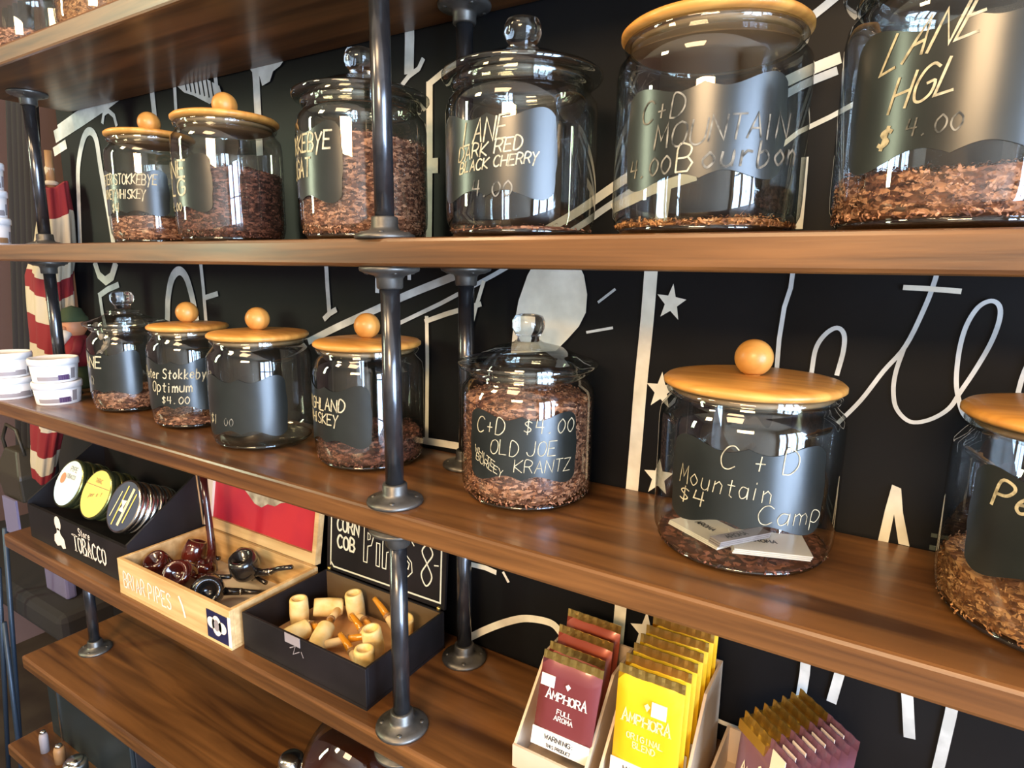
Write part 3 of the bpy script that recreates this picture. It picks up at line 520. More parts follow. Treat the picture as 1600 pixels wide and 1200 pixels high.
jar(-0.459, 0.130, 0.101, ZB, 'glass', 7, 'nearly empty glass lidded jar, label reading DARK RED BLACK CHERRY', [('LANE', -0.036, 0.012, 0.027, dict(lw=.08, wr=.46, slant=.2, rise=.12)), ('DARK RED', -0.045, -0.006, 0.0155, dict(lw=.12, wr=.60, slant=.2, rise=.12)), ('BLACK CHERRY', -0.043, -0.020, 0.0125, dict(lw=.14, wr=.58, slant=.2, rise=.10)), ('4.00', -0.022, -0.048, 0.018, dict(faint=True))], (0.044, 0.150), half=0.088, hs=1.02)
tobacco(-0.459, 0.130, 0.101, ZB, 0.0125, 'tob', 'few tobacco crumbs on the floor of the nearly empty jar', dens=0.15)
jar(-0.217, 0.153, 0.108, ZB, 'wood', 12, 'nearly empty wooden lidded jar with faint chalk label, upper row', [('C+D', -0.068, 0.016, 0.022, dict(faint=True, lw=.08)), ('MOUNTAIN', -0.050, -0.012, 0.024, dict(faint=True, lw=.08)), ('4.00', -0.084, -0.038, 0.018, dict(faint=True)), ('B', -0.024, -0.038, 0.026, dict(lw=.07)), ('ourbon', 0.0, -0.038, 0.024, dict(faint=True, lw=.1))], (0.052, 0.156), half=0.092, tilt=0.06, hs=1.08)
tobacco(-0.217, 0.153, 0.108, ZB, 0.016, 'tobgold', 'thin layer of pale tobacco in the faint labelled jar', dens=0.8)
jar(0.030, 0.135, 0.109, ZB, 'glass', -6, 'big jar at the top right corner, label reading LANE HGL', [('LANE', -0.064, 0.022, 0.030, dict(lw=.08, wr=.50, slant=.42, rise=.22)), ('HGL', -0.052, -0.012, 0.028, dict(lw=.08, wr=.50, slant=.3, rise=.16)), ('$', -0.060, -0.042, 0.017, dict(lw=.2, slant=.3)), ('4.00', -0.036, -0.036, 0.014, dict(faint=True))], (0.056, 0.176), half=0.096, tilt=0.05, hs=1.13)
tobacco(0.030, 0.135, 0.109, ZB, 0.052, 'tob', 'brown tobacco in the big jar at the top right', dome=0.004, dens=1.4)
# top shelf jars, only their bottoms in view
jar(-1.735, 0.115, 0.100, ZA, 'glass', 60, 'left jar on the topmost shelf, cut by the upper picture edge', None)
tobacco(-1.735, 0.115, 0.100, ZA, 0.050, 'tob', 'brown tobacco in the left jar of the topmost shelf')
jar(-1.42, 0.120, 0.100, ZA, 'wood', 60, 'second jar on the topmost shelf, just inside the upper picture edge', None)
tobacco(-1.42, 0.120, 0.100, ZA, 0.060, 'tobgold', 'golden tobacco in the second jar of the topmost shelf')

# paper booklets lying in the big lower jar
def booklet(x, y, z, rot, label, lay=0.0, m='offwhite', w_=0.085, d_=0.055):
    t = thing('paper_booklet', label, 'booklet', (x, y, z), group='paper booklets in the large jar', rot=(lay, lay * 0.4, rot))
    for k in range(3): MB().box(-w_ / 2 + k * 0.001, w_ / 2 + k * 0.001, -d_ / 2, d_ / 2, k * 0.0022, k * 0.0022 + 0.0018).build('leaf', m, t)
    c = MB(); text(c, 'AROMA', -0.02, -0.004, 0.008, lambda a, b: (a, b, 0.0067), lw=.2); c.build('print', 'ink', t, fixn=False)
booklet(-0.178, 0.130, ZC + 0.0215, -0.55, 'cream booklet at the left inside the jar of booklets')
booklet(-0.108, 0.125, ZC + 0.0225, 0.35, 'cream booklet at the right inside the jar of booklets', 0.03)
booklet(-0.135, 0.100, ZC + 0.034, 0.95, 'narrow grey strip lying over the cream booklets', 0.0, 'grey', 0.075, 0.018)

# ---------------------------------------------------------------- white tubs
def tub(x, y, z, r, h, rot, label, pr='purpleprint', group='white plastic tubs'):
    t = thing('plastic_tub', label, 'tub', (x, y, z), rot, group)
    MB().lathe([(0, 0), (r * 0.90, 0), (r * 0.92, 0.002), (r, h - 0.016), (0, h - 0.016)], 48).build('tub_body', 'white', t)
    MB().lathe([(0, h - 0.016), (r * 1.05, h - 0.016), (r * 1.06, h - 0.004), (r * 1.03, h), (r * 0.95, h), (r * 0.92, h - 0.003), (0, h - 0.003)], 48).build('lid', 'white', t)
    def band(a0, a1, z0, z1, m, nm):
        n = 14; vs = []
        for i in range(n + 1):
            a = a0 + (a1 - a0) * i / n
            for zz in (z0, z1):
                q = r * (0.92 + 0.08 * zz / (h - 0.016)) + 0.0008; vs.append((q * math.sin(a), -q * math.cos(a), zz))
        MB().add(vs, [(2 * i, 2 * i + 2, 2 * i + 3, 2 * i + 1) for i in range(n)], 0, True).build(nm, m, t, fixn=False)
    band(0.25, 1.75, 0.006, 0.016, 'grey', 'printed_band'); band(1.2, 1.7, 0.006, 0.019, pr, 'printed_patch'); band(1.8, 2.05, 0.008, 0.034, 'grey', 'barcode')
    return t
tub(-1.762, 0.078, ZC, 0.050, 0.055, 0.0, 'lower white tub in the right stack by the leftmost lower jar')
tub(-1.762, 0.076, ZC + 0.055, 0.050, 0.058, 0.1, 'upper white tub in the right stack by the leftmost lower jar')
tub(-1.925, 0.040, ZC, 0.050, 0.055, 0.4, 'lower white tub of the stack at the left picture edge', 'grey')
tub(-1.925, 0.040, ZC + 0.055, 0.050, 0.062, 0.3, 'upper white tub of the stack at the left picture edge', 'grey')
for k, s_ in enumerate(('bottom', 'middle', 'top')):
    tub(-1.945, 0.045, ZB + k * 0.066, 0.045, 0.066, 0.5, s_ + ' white tub of the three stacked on the upper shelf', 'tan' if k == 0 else 'grey')

# ---------------------------------------------------------------- figurine
t = thing('figurine', 'small painted figurine in a green cap and red coat behind the white tubs', 'figurine', (-1.925, 0.200, ZC))
MB().lathe([(0, 0), (0.034, 0), (0.036, 0.01), (0.030, 0.03), (0.028, 0.07), (0.0, 0.075)], 20).build('base', 'moss', t)
MB().lathe([(0, 0.06), (0.036, 0.062), (0.042, 0.085), (0.038, 0.12), (0.026, 0.145), (0, 0.15)], 20).build('coat', 'cred', t)
for s_ in (-1, 1): MB().tube([(s_ * 0.034, -0.005, 0.135), (s_ * 0.047, -0.02, 0.105), (s_ * 0.03, -0.036, 0.085)], [0.013, 0.012, 0.009], 8).build('arm', 'cred', t)
MB().lathe([(0, 0.138), (0.020, 0.142), (0.031, 0.16), (0.031, 0.178), (0.022, 0.195), (0, 0.2)], 20).build('head', 'skin', t)
MB().lathe([(0, 0), (0.007, 0.003), (0.006, 0.010), (0, 0.013)], 10).build('nose', 'skin', t, (0.012, -0.030, 0.160))
MB().tube([(0.006, -0.024, 0.155), (0.009, -0.034, 0.14), (0.006, -0.036, 0.115)], [0.018, 0.015, 0.004], 10).build('beard', 'offwhite', t)
MB().lathe([(0, 0.184), (0.036, 0.184), (0.037, 0.192), (0.030, 0.200), (0.022, 0.218), (0, 0.226)], 20).build('cap', 'moss', t)
cards = thing('paper_flowers', 'cluster of cream paper flowers beside the painted figurine', 'flowers', (-1.885, 0.255, ZC))
for k in range(7):
    MB().lathe([(0, 0), (0.012, 0.002), (0.014, 0.008), (0.006, 0.012), (0, 0.008)], 7, sm=False).build('flower', 'cream', cards, (random.uniform(-.02, .02), random.uniform(-.01, .01), 0.05 + 0.019 * k), (random.uniform(.8, 1.6), random.uniform(-.5, .5), 0))
    if k == 0: MB().tube([(0, 0, 0), (0.004, 0, 0.1), (-0.003, 0, 0.18)], 0.003, 6).build('stem', 'moss', cards)

# ---------------------------------------------------------------- striped cloth on a pole
def cloth():
    t = thing('striped_cloth', 'red and cream striped cloth furled on a pole at the left end of the shelves', 'cloth', (0, 0, 0))
    path = [(-2.045, 0.170, 0.050, 0.04), (-2.05, 0.08, 0.056, 0.045), (-2.075, -0.01, 0.070, 0.05), (-2.125, -0.09, 0.098, 0.05), (-2.155, -0.25, 0.098, 0.05), (-2.20, -0.42, 0.090, 0.045), (-2.28, -0.58, 0.072, 0.04), (-2.325, -0.68, 0.062, 0.035), (-2.345, -0.74, 0.045, 0.03)]
    n = 64; rows = 150; vs = []
    for j in range(rows + 1):
        f = j / rows * (len(path) - 1); i = min(int(f), len(path) - 2); g = f - i
        x, z, a, b = [path[i][k] * (1 - g) + path[i + 1][k] * g for k in range(4)]
        for k in range(n):
            th = 2 * math.pi * k / n; fo = 1 + 0.10 * math.sin(7 * th + z * 6) + 0.05 * math.sin(13 * th - z * 9)
            vs.append((x + a * fo * math.cos(th), 0.24 + (b * fo) * math.sin(th) * 0.8, z + 0.012 * math.sin(2 * th)))
    m = MB(); fs = []; 
    bounds = [0.096, 0.0, -0.035, -0.075, -0.128, -0.20, -0.285, -0.375, -0.455, -0.54, -0.635, -0.70]
    for j in range(rows):
        f = (j + .5) / rows * (len(path) - 1); i = min(int(f), len(path) - 2); g = f - i; z = path[i][1] * (1 - g) + path[i + 1][1] * g
        for k in range(n):
            zz = z + 0.009 * math.cos(2 * math.pi * k / n + 0.4); s_ = sum(1 for b in bounds if zz < b) % 2
            m.add([], []); m.f.append((j * n + k, j * n + (k + 1) % n, (j + 1) * n + (k + 1) % n, (j + 1) * n + k)); m.mi.append(s_); m.sm.append(True)
    m.v = vs
    m.f.append(tuple(range(n))); m.mi.append(0); m.sm.append(False); m.f.append(tuple(rows * n + k for k in range(n))); m.mi.append(0); m.sm.append(False)
    m.build('cloth_panel', ['cred', 'ccream'], t)
    MB().tube([(-2.05, 0.24, 0.16), (-2.047, 0.24, 0.262)], [0.012, 0.009], 12).build('pole', 'tan', t)
    MB().lathe([(0, 0), (0.017, 0.0), (0.018, 0.008), (0.008, 0.014), (0.011, 0.03), (0.012, 0.045), (0.005, 0.062), (0, 0.066)], 16).build('finial', 'ccream', t, (-2.05, 0.24, 0.17))
cloth()

# ---------------------------------------------------------------- tins on their display
t = thing('tin_display', 'black display stand lettered TOBACCO holding round tins', 'display', (-1.70, 0.0, ZD))
x0, x1 = -0.205, 0.278
MB().box(x0, x1, 0.035, 0.043, 0, 0.092).build('front_panel', 'blackbox', t)
MB().add([(x0, 0.043, 0.074), (x1, 0.043, 0.074), (x1, 0.200, 0.012), (x0, 0.200, 0.012), (x0, 0.043, 0.082), (x1, 0.043, 0.082), (x1, 0.200, 0.020), (x0, 0.200, 0.020)], [(0, 3, 2, 1), (4, 5, 6, 7), (0, 1, 5, 4), (1, 2, 6, 5), (2, 3, 7, 6), (3, 0, 4, 7)]).build('tray_floor', 'blackbox', t)
for xx in (x0 - 0.006, x1): MB().add([(xx, 0.035, 0), (xx + 0.006, 0.035, 0), (xx + 0.006, 0.24, 0), (xx, 0.24, 0), (xx, 0.035, 0.10), (xx + 0.006, 0.035, 0.10), (xx + 0.006, 0.24, 0.24), (xx, 0.24, 0.24)], [(0, 3, 2, 1), (4, 5, 6, 7), (0, 1, 5, 4), (1, 2, 6, 5), (2, 3, 7, 6), (3, 0, 4, 7)]).build('side_panel', 'blackbox', t)
MB().box(x0, x1, 0.232, 0.24, 0, 0.26).build('back_panel', 'blackbox', t)
fn = lambda a, b: (a, 0.0342, b)
pm = MB(); text(pm, 'TOBACCO', 0.03, 0.024, 0.040, fn, lw=.12, wr=.42, serif=True, gap=.35); text(pm, 'Store', 0.06, 0.070, 0.018, fn, lw=.14, wr=.5)
pm.build('lettering', 'print', t, fixn=False)
bs = MB()
bs.add([fn(-0.058 + 0.016 * math.cos(a) + 0.012, 0.075 + 0.019 * math.sin(a)) for a in [k * math.pi / 8 for k in range(16)]], [tuple(range(16))])
bs.add([fn(*q) for q in ((-0.052, 0.062), (-0.040, 0.062), (-0.036, 0.048), (-0.020, 0.038), (-0.016, 0.015), (-0.032, 0.010), (-0.040, 0.018), (-0.060, 0.012), (-0.074, 0.022), (-0.070, 0.040), (-0.056, 0.048))], [tuple(range(11))])
bs.build('bust_emblem', 'print', t, fixn=False)
TH = math.radians(27)
def tin(x, y, z, r, side, face, label, extra=None, h=0.024, group='round tobacco tins'):
    t = thing('tobacco_tin', label, 'tin', (x, y, z), group=group, rot=(math.pi / 2 - TH, 0, 0))
    MB().lathe([(0, -h), (r * 0.95, -h), (r * 0.97, -h + 0.002), (r * 0.97, -0.010), (0, -0.010)], 44).build('tin_base', side, t)
    MB().lathe([(0, -0.0099), (r, -0.0099), (r * 1.01, -0.008), (r * 1.01, -0.003), (r * 0.985, 0), (0, 0)], 44).build('lid', side, t)
    if face:
        d = MB().lathe([(0, 0.0004), (r * 0.93, 0.0004), (r * 0.93, 0.0001)], 44, sm=False).build('face_print', face, t)
        if extra: extra(d, r)
def face_white(d, r):
    MB().add([(r * .92 * math.cos(a), r * .92 * math.sin(a), 0.0012) for a in [math.pi * (1.02 + 0.96 * k / 20) for k in range(21)]], [tuple(range(21))]).build('sea_print', 'paleblue', d, fixn=False)
    MB().add([(-.03 + .012 * math.cos(a), .008 + .014 * math.sin(a), 0.0014) for a in [k * math.pi / 6 for k in range(12)]], [tuple(range(12))]).build('emblem', 'skin', d, fixn=False)
    m = MB(); text(m, 'PIPE', -.01, .030, .012, lambda a, b: (a, b, .0014), lw=.14); text(m, 'TOBACCO', -.018, .012, .010, lambda a, b: (a, b, .0014), lw=.14, wr=.5); m.build('lettering', 'grey', d, fixn=False)
def face_yellow(d, r):
    MB().ribbon([(-r * .85, .018), (r * .85, .018)], .002, lambda a, b: (a, b, .0012)).build('line', 'tan', d, fixn=False)
    m = MB(); text(m, 'Samuel'[:0] + 'TABAC', -.018, .026, .010, lambda a, b: (a, b, .0014), lw=.14, wr=.5); text(m, 'perfect', -.024, -.012, .012, lambda a, b: (a, b, .0014), lw=.12, wr=.5, slant=.3, rise=.2); m.build('lettering', 'tan', d, fixn=False)
def face_navy(d, r):
    m = MB()
    for k, (xx, ln, w_) in enumerate(((-.030, .030, .003), (-.012, .046, .004), (.012, .042, .009), (.028, .034, .004))): m.ribbon([(xx - .006, -ln), (xx + .008, ln)], w_, lambda a, b: (a, b, .0013), k % 2)
    m.build('gold_stripes', ['yprint', 'yellow'], d, fixn=False)
    MB().add([(q[0], q[1], .0015) for q in ((-.012, .012), (.010, .014), (.004, -.002), (.010, -.014), (-.010, -.012), (-.002, 0))], [tuple(range(6))]).build('emblem', 'print', d, fixn=False)
def row(cx, cz, y0, n, side, face, fx, txt):
    for k in range(n):
        dy, dz = math.cos(TH) * 0.0255 * k, -math.sin(TH) * 0.0255 * k
        tin(cx, y0 + dy, cz + dz, 0.061, side, face if k == 0 else None, txt[0] if k == 0 else txt[1] % ('second', 'third', 'fourth')[k - 1], fx if k == 0 else None)
M['gtin'] = mat('olive_tin', (0.22, 0.24, 0.10), 0.25, 0.9)
row(-1.762, -0.592, 0.075, 3, 'gtin', 'palegreen', face_white, ('front tin of the left row, white and pale blue face', '%s tin from the front in the left row behind the white faced tin'))
row(-1.618, -0.590, 0.072, 3, 'gtin', 'yellow', face_yellow, ('front tin of the middle row, yellow face', '%s tin from the front in the middle row behind the yellow faced tin'))
row(-1.487, -0.592, 0.070, 4, 'steel', 'navy', face_navy, ('front tin of the right row, dark blue face with gold stripes', '%s silver tin from the front in the right row behind the dark blue tin'))

# ---------------------------------------------------------------- pale wooden pipe box with red lined lid
def openbox(name, label, x0, x1, y0, y1, h, m, minner, th=0.009, lidh=0.16):
    t = thing(name, label, 'box', (x0, y0, ZD)); W = x1 - x0; Y = y1 - y0
    MB().box(0, W, 0, Y, 0, 0.006).build('bottom', m, t)
    MB().box(0.002, W - 0.002, 0.002, Y - 0.002, 0.0062, 0.0075).build('lining', minner, t)
    MB().box(0, W, 0, th, 0.006, h).build('front_wall', m, t, bevel=0.001)
    MB().box(0, W, Y - th, Y, 0.006, h).build('back_wall', m, t, bevel=0.001)
    for a in (0, W - th): MB().box(a, a + th, th, Y - th, 0.006, h).build('side_wall', m, t, bevel=0.001)
    return t, W, Y
wb, W, Y = openbox('pipe_box', 'open pale wooden box of dark pipes with a red lined lid', -1.412, -1.012, 0.010, 0.222, 0.082, 'cigar', 'cream')
lid = MB().box(0, W, -0.004, 0.004, 0, 0.20).build('lid', 'cigar', wb, (0, Y + 0.004, 0.086), (-0.16, 0, 0), bevel=0.001)
for a, b, c, d in ((0, 0.026, 0, 0.20), (W - 0.012, W, 0, 0.20), (0.026, W - 0.012, 0, 0.024)): MB().box(a, b, -0.012, -0.004, c, d).build('lid_edge', 'cream' if a == 0 else 'cigar', lid)
MB().box(0.026, W - 0.012, -0.0052, -0.0042, 0.024, 0.20).build('red_lining', 'red', lid)
cr = MB(); pts = [(0.11, 0.19), (0.105, 0.130), (0.13, 0.118), (0.155, 0.104), (0.18, 0.088), (0.205, 0.084), (0.225, 0.096), (0.25, 0.096), (0.27, 0.108), (0.30, 0.115), (0.32, 0.135), (0.315, 0.19)]
cr.add([(a, -0.0066, b) for a, b in pts] + [(a, -0.0052, b) for a, b in pts], [tuple(range(12)), tuple(range(23, 11, -1))] + [(k, k + 12, (k + 1) % 12 + 12, (k + 1) % 12) for k in range(12)]).build('gilt_crest', 'crest', lid)
for a in (0.03, W - 0.03): MB().tube([(a - 0.012, Y + 0.001, 0.085), (a + 0.012, Y + 0.001, 0.085)], 0.0035, 8).build('hinge', 'brass', wb)
m = MB(); fn = lambda a, b: (a, -0.0009, b)
text(m, 'BRIAR PIPES', 0.022, 0.022, 0.034, fn, lw=.10, wr=.42, jit=.05, gap=.3)
m.ribbon([(0.235, 0.062), (0.245, 0.045), (0.252, 0.022)], 0.006, fn); m.build('white_lettering', 'print', wb, fixn=False)
st = MB().box(W - 0.072, W - 0.006, -0.0015, 0, 0.008, 0.066).build('blue_sticker', 'navy', wb)
e = MB()
for (cx, cz, rx, rz) in ((W - 0.056, 0.042, 0.013, 0.012), (W - 0.022, 0.040, 0.013, 0.012), (W - 0.039, 0.040, 0.015, 0.021)):
    e.add([(cx + rx * math.cos(a), -0.0025, cz + rz * math.sin(a)) for a in [k * math.pi / 10 for k in range(20)]], [tuple(range(20))])
e.build('crest_print', 'print', st, fixn=False)
MB().add([(W - 0.039 + .008 * math.cos(a), -0.0031, 0.041 + .012 * math.sin(a)) for a in [k * math.pi / 8 for k in range(16)]], [tuple(range(16))]).build('crest_centre', 'grey', st, fixn=False)
MB().box(W - 0.006, W + 0.0012, -0.0012, 0.0, 0.006, 0.068).build('white_edge_tape', 'print', wb)

# ---------------------------------------------------------------- black box of corn cob pipes with chalk sign lid
bb, W, Y = openbox('pipe_box', 'open black box of corn cob pipes with a chalk lettered lid', -1.000, -0.680, 0.028, 0.236, 0.076, 'blackbox', 'liner', th=0.005)
MB().box(0.0052, W - 0.0052, Y - 0.0062, Y - 0.0052, 0.008, 0.074).build('inner_lining', 'olive', bb)
MB().box(W - 0.0062, W - 0.0052, 0.0052, Y - 0.0062, 0.008, 0.074).build('inner_lining', 'olive', bb)
lid = MB().box(0, W, -0.003, 0.003, 0, 0.150).build('lid', 'blackbox', bb, (0, Y + 0.003, 0.078), (-0.08, 0, 0))
fs_ = lambda a, b: (a, -0.0038, b)
m = MB(); m.ribbon([(0.012, 0.010), (0.012, 0.128), (0.022, 0.134), (W - 0.02, 0.134), (W - 0.012, 0.122), (W - 0.010, 0.012), (0.022, 0.008), (0.012, 0.018)], 0.0035, fs_)
text(m, 'CORN', 0.030, 0.092, 0.028, fs_, lw=.15, wr=.46, jit=.03); text(m, 'COB', 0.032, 0.054, 0.027, fs_, lw=.17, wr=.52, jit=.03)
# hollow capitals for the word PiPeS
for ch, sx in (('P', 0.108), ('i', 0.143), ('P', 0.160), ('e', 0.190), ('S', 0.215)):
    hgt = 0.078; wd = 0.026
    sh = {'P': [(0, 0), (0, 1), (.8, .95), (1, .75), (.8, .5), (.42, .45), (.38, 0), (0, 0)], 'i': [(0, 0), (0, .62), (.35, .62), (.35, 0), (0, 0)], 'e': [(.9, .1), (.4, 0), (0, .25), (.1, .55), (.6, .65), (1, .45), (.8, .3), (.3, .28)], 'S': [(1, .85), (.6, 1), (.1, .85), (.1, .6), (.8, .4), (.9, .15), (.5, 0), (0, .1), (.1, .25), (.5, .2), (.6, .35), (0, .5)]}[ch]
    m.ribbon([(sx + a * wd, 0.042 + b * hgt) for a, b in sh], 0.0022, fs_)
    if ch == 'P': m.ribbon([(sx + a * wd, 0.042 + b * hgt) for a, b in ((.4, .62), (.4, .82), (.65, .78), (.65, .66), (.4, .62))], 0.0018, fs_)
    if ch == 'i': m.ribbon([(sx + 0.002, 0.042 + .8 * hgt), (sx + .006, 0.042 + .82 * hgt)], 0.005, fs_)
text(m, '8', 0.258, 0.036, 0.086, fs_, lw=.035, wr=.38); m.ribbon([(0.292, 0.082), (0.302, 0.084)], 0.0025, fs_)
m.build('chalk_sign_writing', mat('bright_chalk', (0.72, 0.68, 0.5), 0.8), lid, fixn=False)
for a in (0.010, W - 0.012): MB().lathe([(0, -0.004), (0.004, -0.003), (0.004, 0.003), (0, 0.004)], 10).build('hinge', 'brass', bb, (a, Y - 0.002, 0.080))
mk = MB(); fn = lambda a, b: (a, -0.0008, b); mk.ribbon([(0.135, 0.050), (0.150, 0.058), (0.143, 0.040), (0.160, 0.050)], 0.0018, fn); mk.ribbon([(0.165, 0.052), (0.170, 0.042)], 0.0018, fn); mk.build('scuff_mark', 'grey', bb, fixn=False)
MB().box(0.122, 0.162, -0.0006, 0.0, 0.058, 0.0762).build('torn_tape', 'grey', bb)

# corn cob pipe: bowl axis z, stem leaves along +x
cp = None
def cobpipe(x, y, z, rz, lay, label, sc_=1.0):
    global cp
    if cp is None:
        t = thing('corn_cob_pipe', label, 'pipe', (0, 0, 0), group='corn cob pipes in the black box')
        b = MB().lathe([(0, -0.028), (0.015, -0.028), (0.0175, -0.024), (0.0188, 0.0), (0.0178, 0.026), (0.0165, 0.030), (0.0115, 0.030), (0.0105, 0.014), (0, 0.012)], 24).build('bowl', 'cob', t)
        MB().lathe([(0, 0.0125), (0.0102, 0.0148), (0.0102, 0.0135)], 16).build('bowl_hollow', 'char', b)
        MB().tube([(0.014, 0, -0.017), (0.034, 0, -0.011), (0.054, 0, -0.004)], [0.008, 0.008, 0.0075], 12).build('shank', 'shank', t)
        MB().tube([(0.050, 0, -0.005), (0.056, 0, -0.0035)], 0.0083, 12).build('ferrule', 'tan', t)
        MB().tube([(0.055, 0, -0.004), (0.075, 0, 0.001), (0.095, 0, 0.004), (0.102, 0, 0.005)], [0.0072, 0.0065, 0.0052, 0.0055], 10).build('stem', 'amber', t)
        cp = t; o = t
    else: o = copy_tree(cp)
    o['label'] = label; o.location = V(x, y, z); o.rotation_euler = (lay[0], lay[1], rz); return o
U = 0.0380
cobpipe(-0.962, 0.128, ZD + U, -0.25, (0, 0), 'upright corn cob pipe nearest the left wall of the black box')
cobpipe(-0.935, 0.180, ZD + 0.032, -0.75, (1.45, -0.05), 'corn cob pipe lying on its side at the back of the black box')
cobpipe(-0.885, 0.205, ZD + U, -0.45, (0.1, 0), 'upright corn cob pipe by the back wall of the black box')
cobpipe(-0.745, 0.192, ZD + U, 2.9, (0.0, -0.2), 'corn cob pipe at the back right partly behind the pipe post')
cobpipe(-0.757, 0.125, ZD + 0.045, 2.75, (-0.15, 0.0), 'corn cob pipe just behind the frontmost upright one at the right')
cobpipe(-0.733, 0.078, ZD + U, 2.8, (0, 0.0), 'frontmost upright corn cob pipe in the right front corner of the black box')
cobpipe(-0.918, 0.078, ZD + 0.030, -0.30, (-1.45, -0.1), 'corn cob pipe lying along the front wall of the black box')
cobpipe(-0.866, 0.098, ZD + 0.030, 0.45, (-1.4, -0.1), 'corn cob pipe lying in the middle of the black box, bowl toward the front')

# dark pipes
def darkpipe(x, y, z, rz, lay, m, label, r=0.024, L=0.10, up=0.0):
    t = thing('tobacco_pipe', label, 'pipe', (x, y, z), group='dark pipes in the wooden box', rot=(lay[0], lay[1], rz))
    MB().lathe([(0, -0.030), (r * 0.55, -0.028), (r * 0.9, -0.016), (r, 0.0), (r * 0.92, 0.016), (r * 0.80, 0.029), (r * 0.55, 0.0295), (r * 0.5, 0.01), (0, 0.008)], 24).build('bowl', m, t)
    MB().tube([(r * 0.6, 0, -0.014), (r + 0.012, 0, -0.010), (r + 0.030, 0, -0.004)], [0.010, 0.008, 0.0075], 12).build('shank', m, t)
    MB().tube([(r + 0.029, 0, -0.004), (r + 0.032, 0, -0.0033)], 0.0080, 12).build('ring', 'steel', t)
    MB().tube([(r + 0.031, 0, -0.0035), (r + L * 0.6, 0, 0.006 + up * 0.4), (r + L, 0, 0.012 + up)], [0.007, 0.0055, 0.005], 10).build('stem', 'ebony', t)
    return t
darkpipe(-1.366, 0.076, ZD + 0.046, 0.25, (0.5, 0), 'briar', 'glossy brown pipe at the left end of the wooden box', 0.030, 0.05)
darkpipe(-1.352, 0.150, ZD + 0.052, 0.1, (-0.4, 0.1), 'briar', 'dark brown pipe behind the glossy one at the left of the wooden box', 0.028, 0.05)
darkpipe(-1.268, 0.068, ZD + 0.055, 0.5, (0.9, 0), 'briar', 'red tinged round pipe in the middle of the wooden box', 0.035, 0.08)
darkpipe(-1.170, 0.066, ZD + 0.050, 0.9, (1.1, 0.2), 'ebony', 'black pipe near the front wall of the wooden box', 0.034, 0.08)
darkpipe(-1.150, 0.142, ZD + 0.078, 0.3, (0.4, 0.0), 'ebony', 'black pipe resting on top of the others in the wooden box', 0.032, 0.09, 0.01)
darkpipe(-1.215, 0.180, ZD + 0.052, -0.2, (-0.3, 0.2), 'briar', 'brown pipe with its bowl up near the back wall of the wooden box', 0.026, 0.08)
t = thing('long_stemmed_pipe', 'long stemmed dark pipe standing upright in the wooden box', 'pipe', (-1.285, 0.135, ZD + 0.035))
MB().lathe([(0, -0.026), (0.015, -0.024), (0.022, -0.010), (0.021, 0.010), (0.016, 0.020), (0.011, 0.020), (0, 0.010)], 22).build('bowl', 'briar', t)
MB().tube([(0.002, 0.012, -0.006), (-0.002, 0.02, 0.05), (-0.012, 0.022, 0.14), (-0.022, 0.024, 0.225)], [0.014, 0.009, 0.0075, 0.0085], 12).build('stem', 'briar', t)
MB().tube([(-0.022, 0.016, 0.10), (-0.034, 0.016, 0.222)], 0.0018, 6).build('modelled_stem_glint', 'tan', t)  # thin tan rod imitates a highlight running along the stem

# ---------------------------------------------------------------- pouches in trays
def pouch(w_, h, th, mats, name='tobacco_pouch', gold=1.0):
    """front faces -y, base at z=0"""
    t = thing(name, '', 'pouch', (0, 0, 0))
    n, k = 10, 14; m = MB()
    for sgn in (-1, 1):
        vs = []
        for j in range(k + 1):
            for i in range(n + 1):
                u, v = i / n, j / k; b = (max(0, 1 - (2 * u - 1) ** 6) ** 0.5) * (max(0.0, 1 - (2 * v - 1) ** 8)) ** 0.5
                wob = 0.0006 * math.sin(9 * u + 5 * v)
                vs.append(((u - .5) * w_, sgn * (th / 2 * b) + wob, 0.004 + v * (h - 0.016)))
        m.add(vs, [(j * (n + 1) + i, j * (n + 1) + i + 1, (j + 1) * (n + 1) + i + 1, (j + 1) * (n + 1) + i) for j in range(k) for i in range(n)], 0, True)
    m.build('pouch_body', mats[0], t)
    c = MB(); vs = []
    for i in range(n * 2 + 1):
        u = i / (n * 2)
        for zz, yy in ((h - 0.013, 0.0), (h - 0.006, 0.0005 * math.sin(i * 1.9)), (h, 0.0008 * math.sin(i * 1.9))): vs.append(((u - .5) * w_, yy, zz))
    q = len(vs); vs2 = [(a, b + 0.0012, c_) for a, b, c_ in vs]
    fs = [(3 * i + j, 3 * i + j + 3, 3 * i + j + 4, 3 * i + j + 1) for i in range(n * 2) for j in range(2)]
    c.add(vs + vs2, fs + [tuple(q + a for a in f[::-1]) for f in fs] + [(3 * i + 2, 3 * i + 5, q + 3 * i + 5, q + 3 * i + 2) for i in range(n * 2)])
    for f_, g in enumerate(c.f):
        if min(c.v[a][0] for a in g) > (gold - 0.5) * w_ - 1e-6: c.mi[f_] = 1
    c.build('crimped_top', [mats[1], mats[0]], t)
    return t
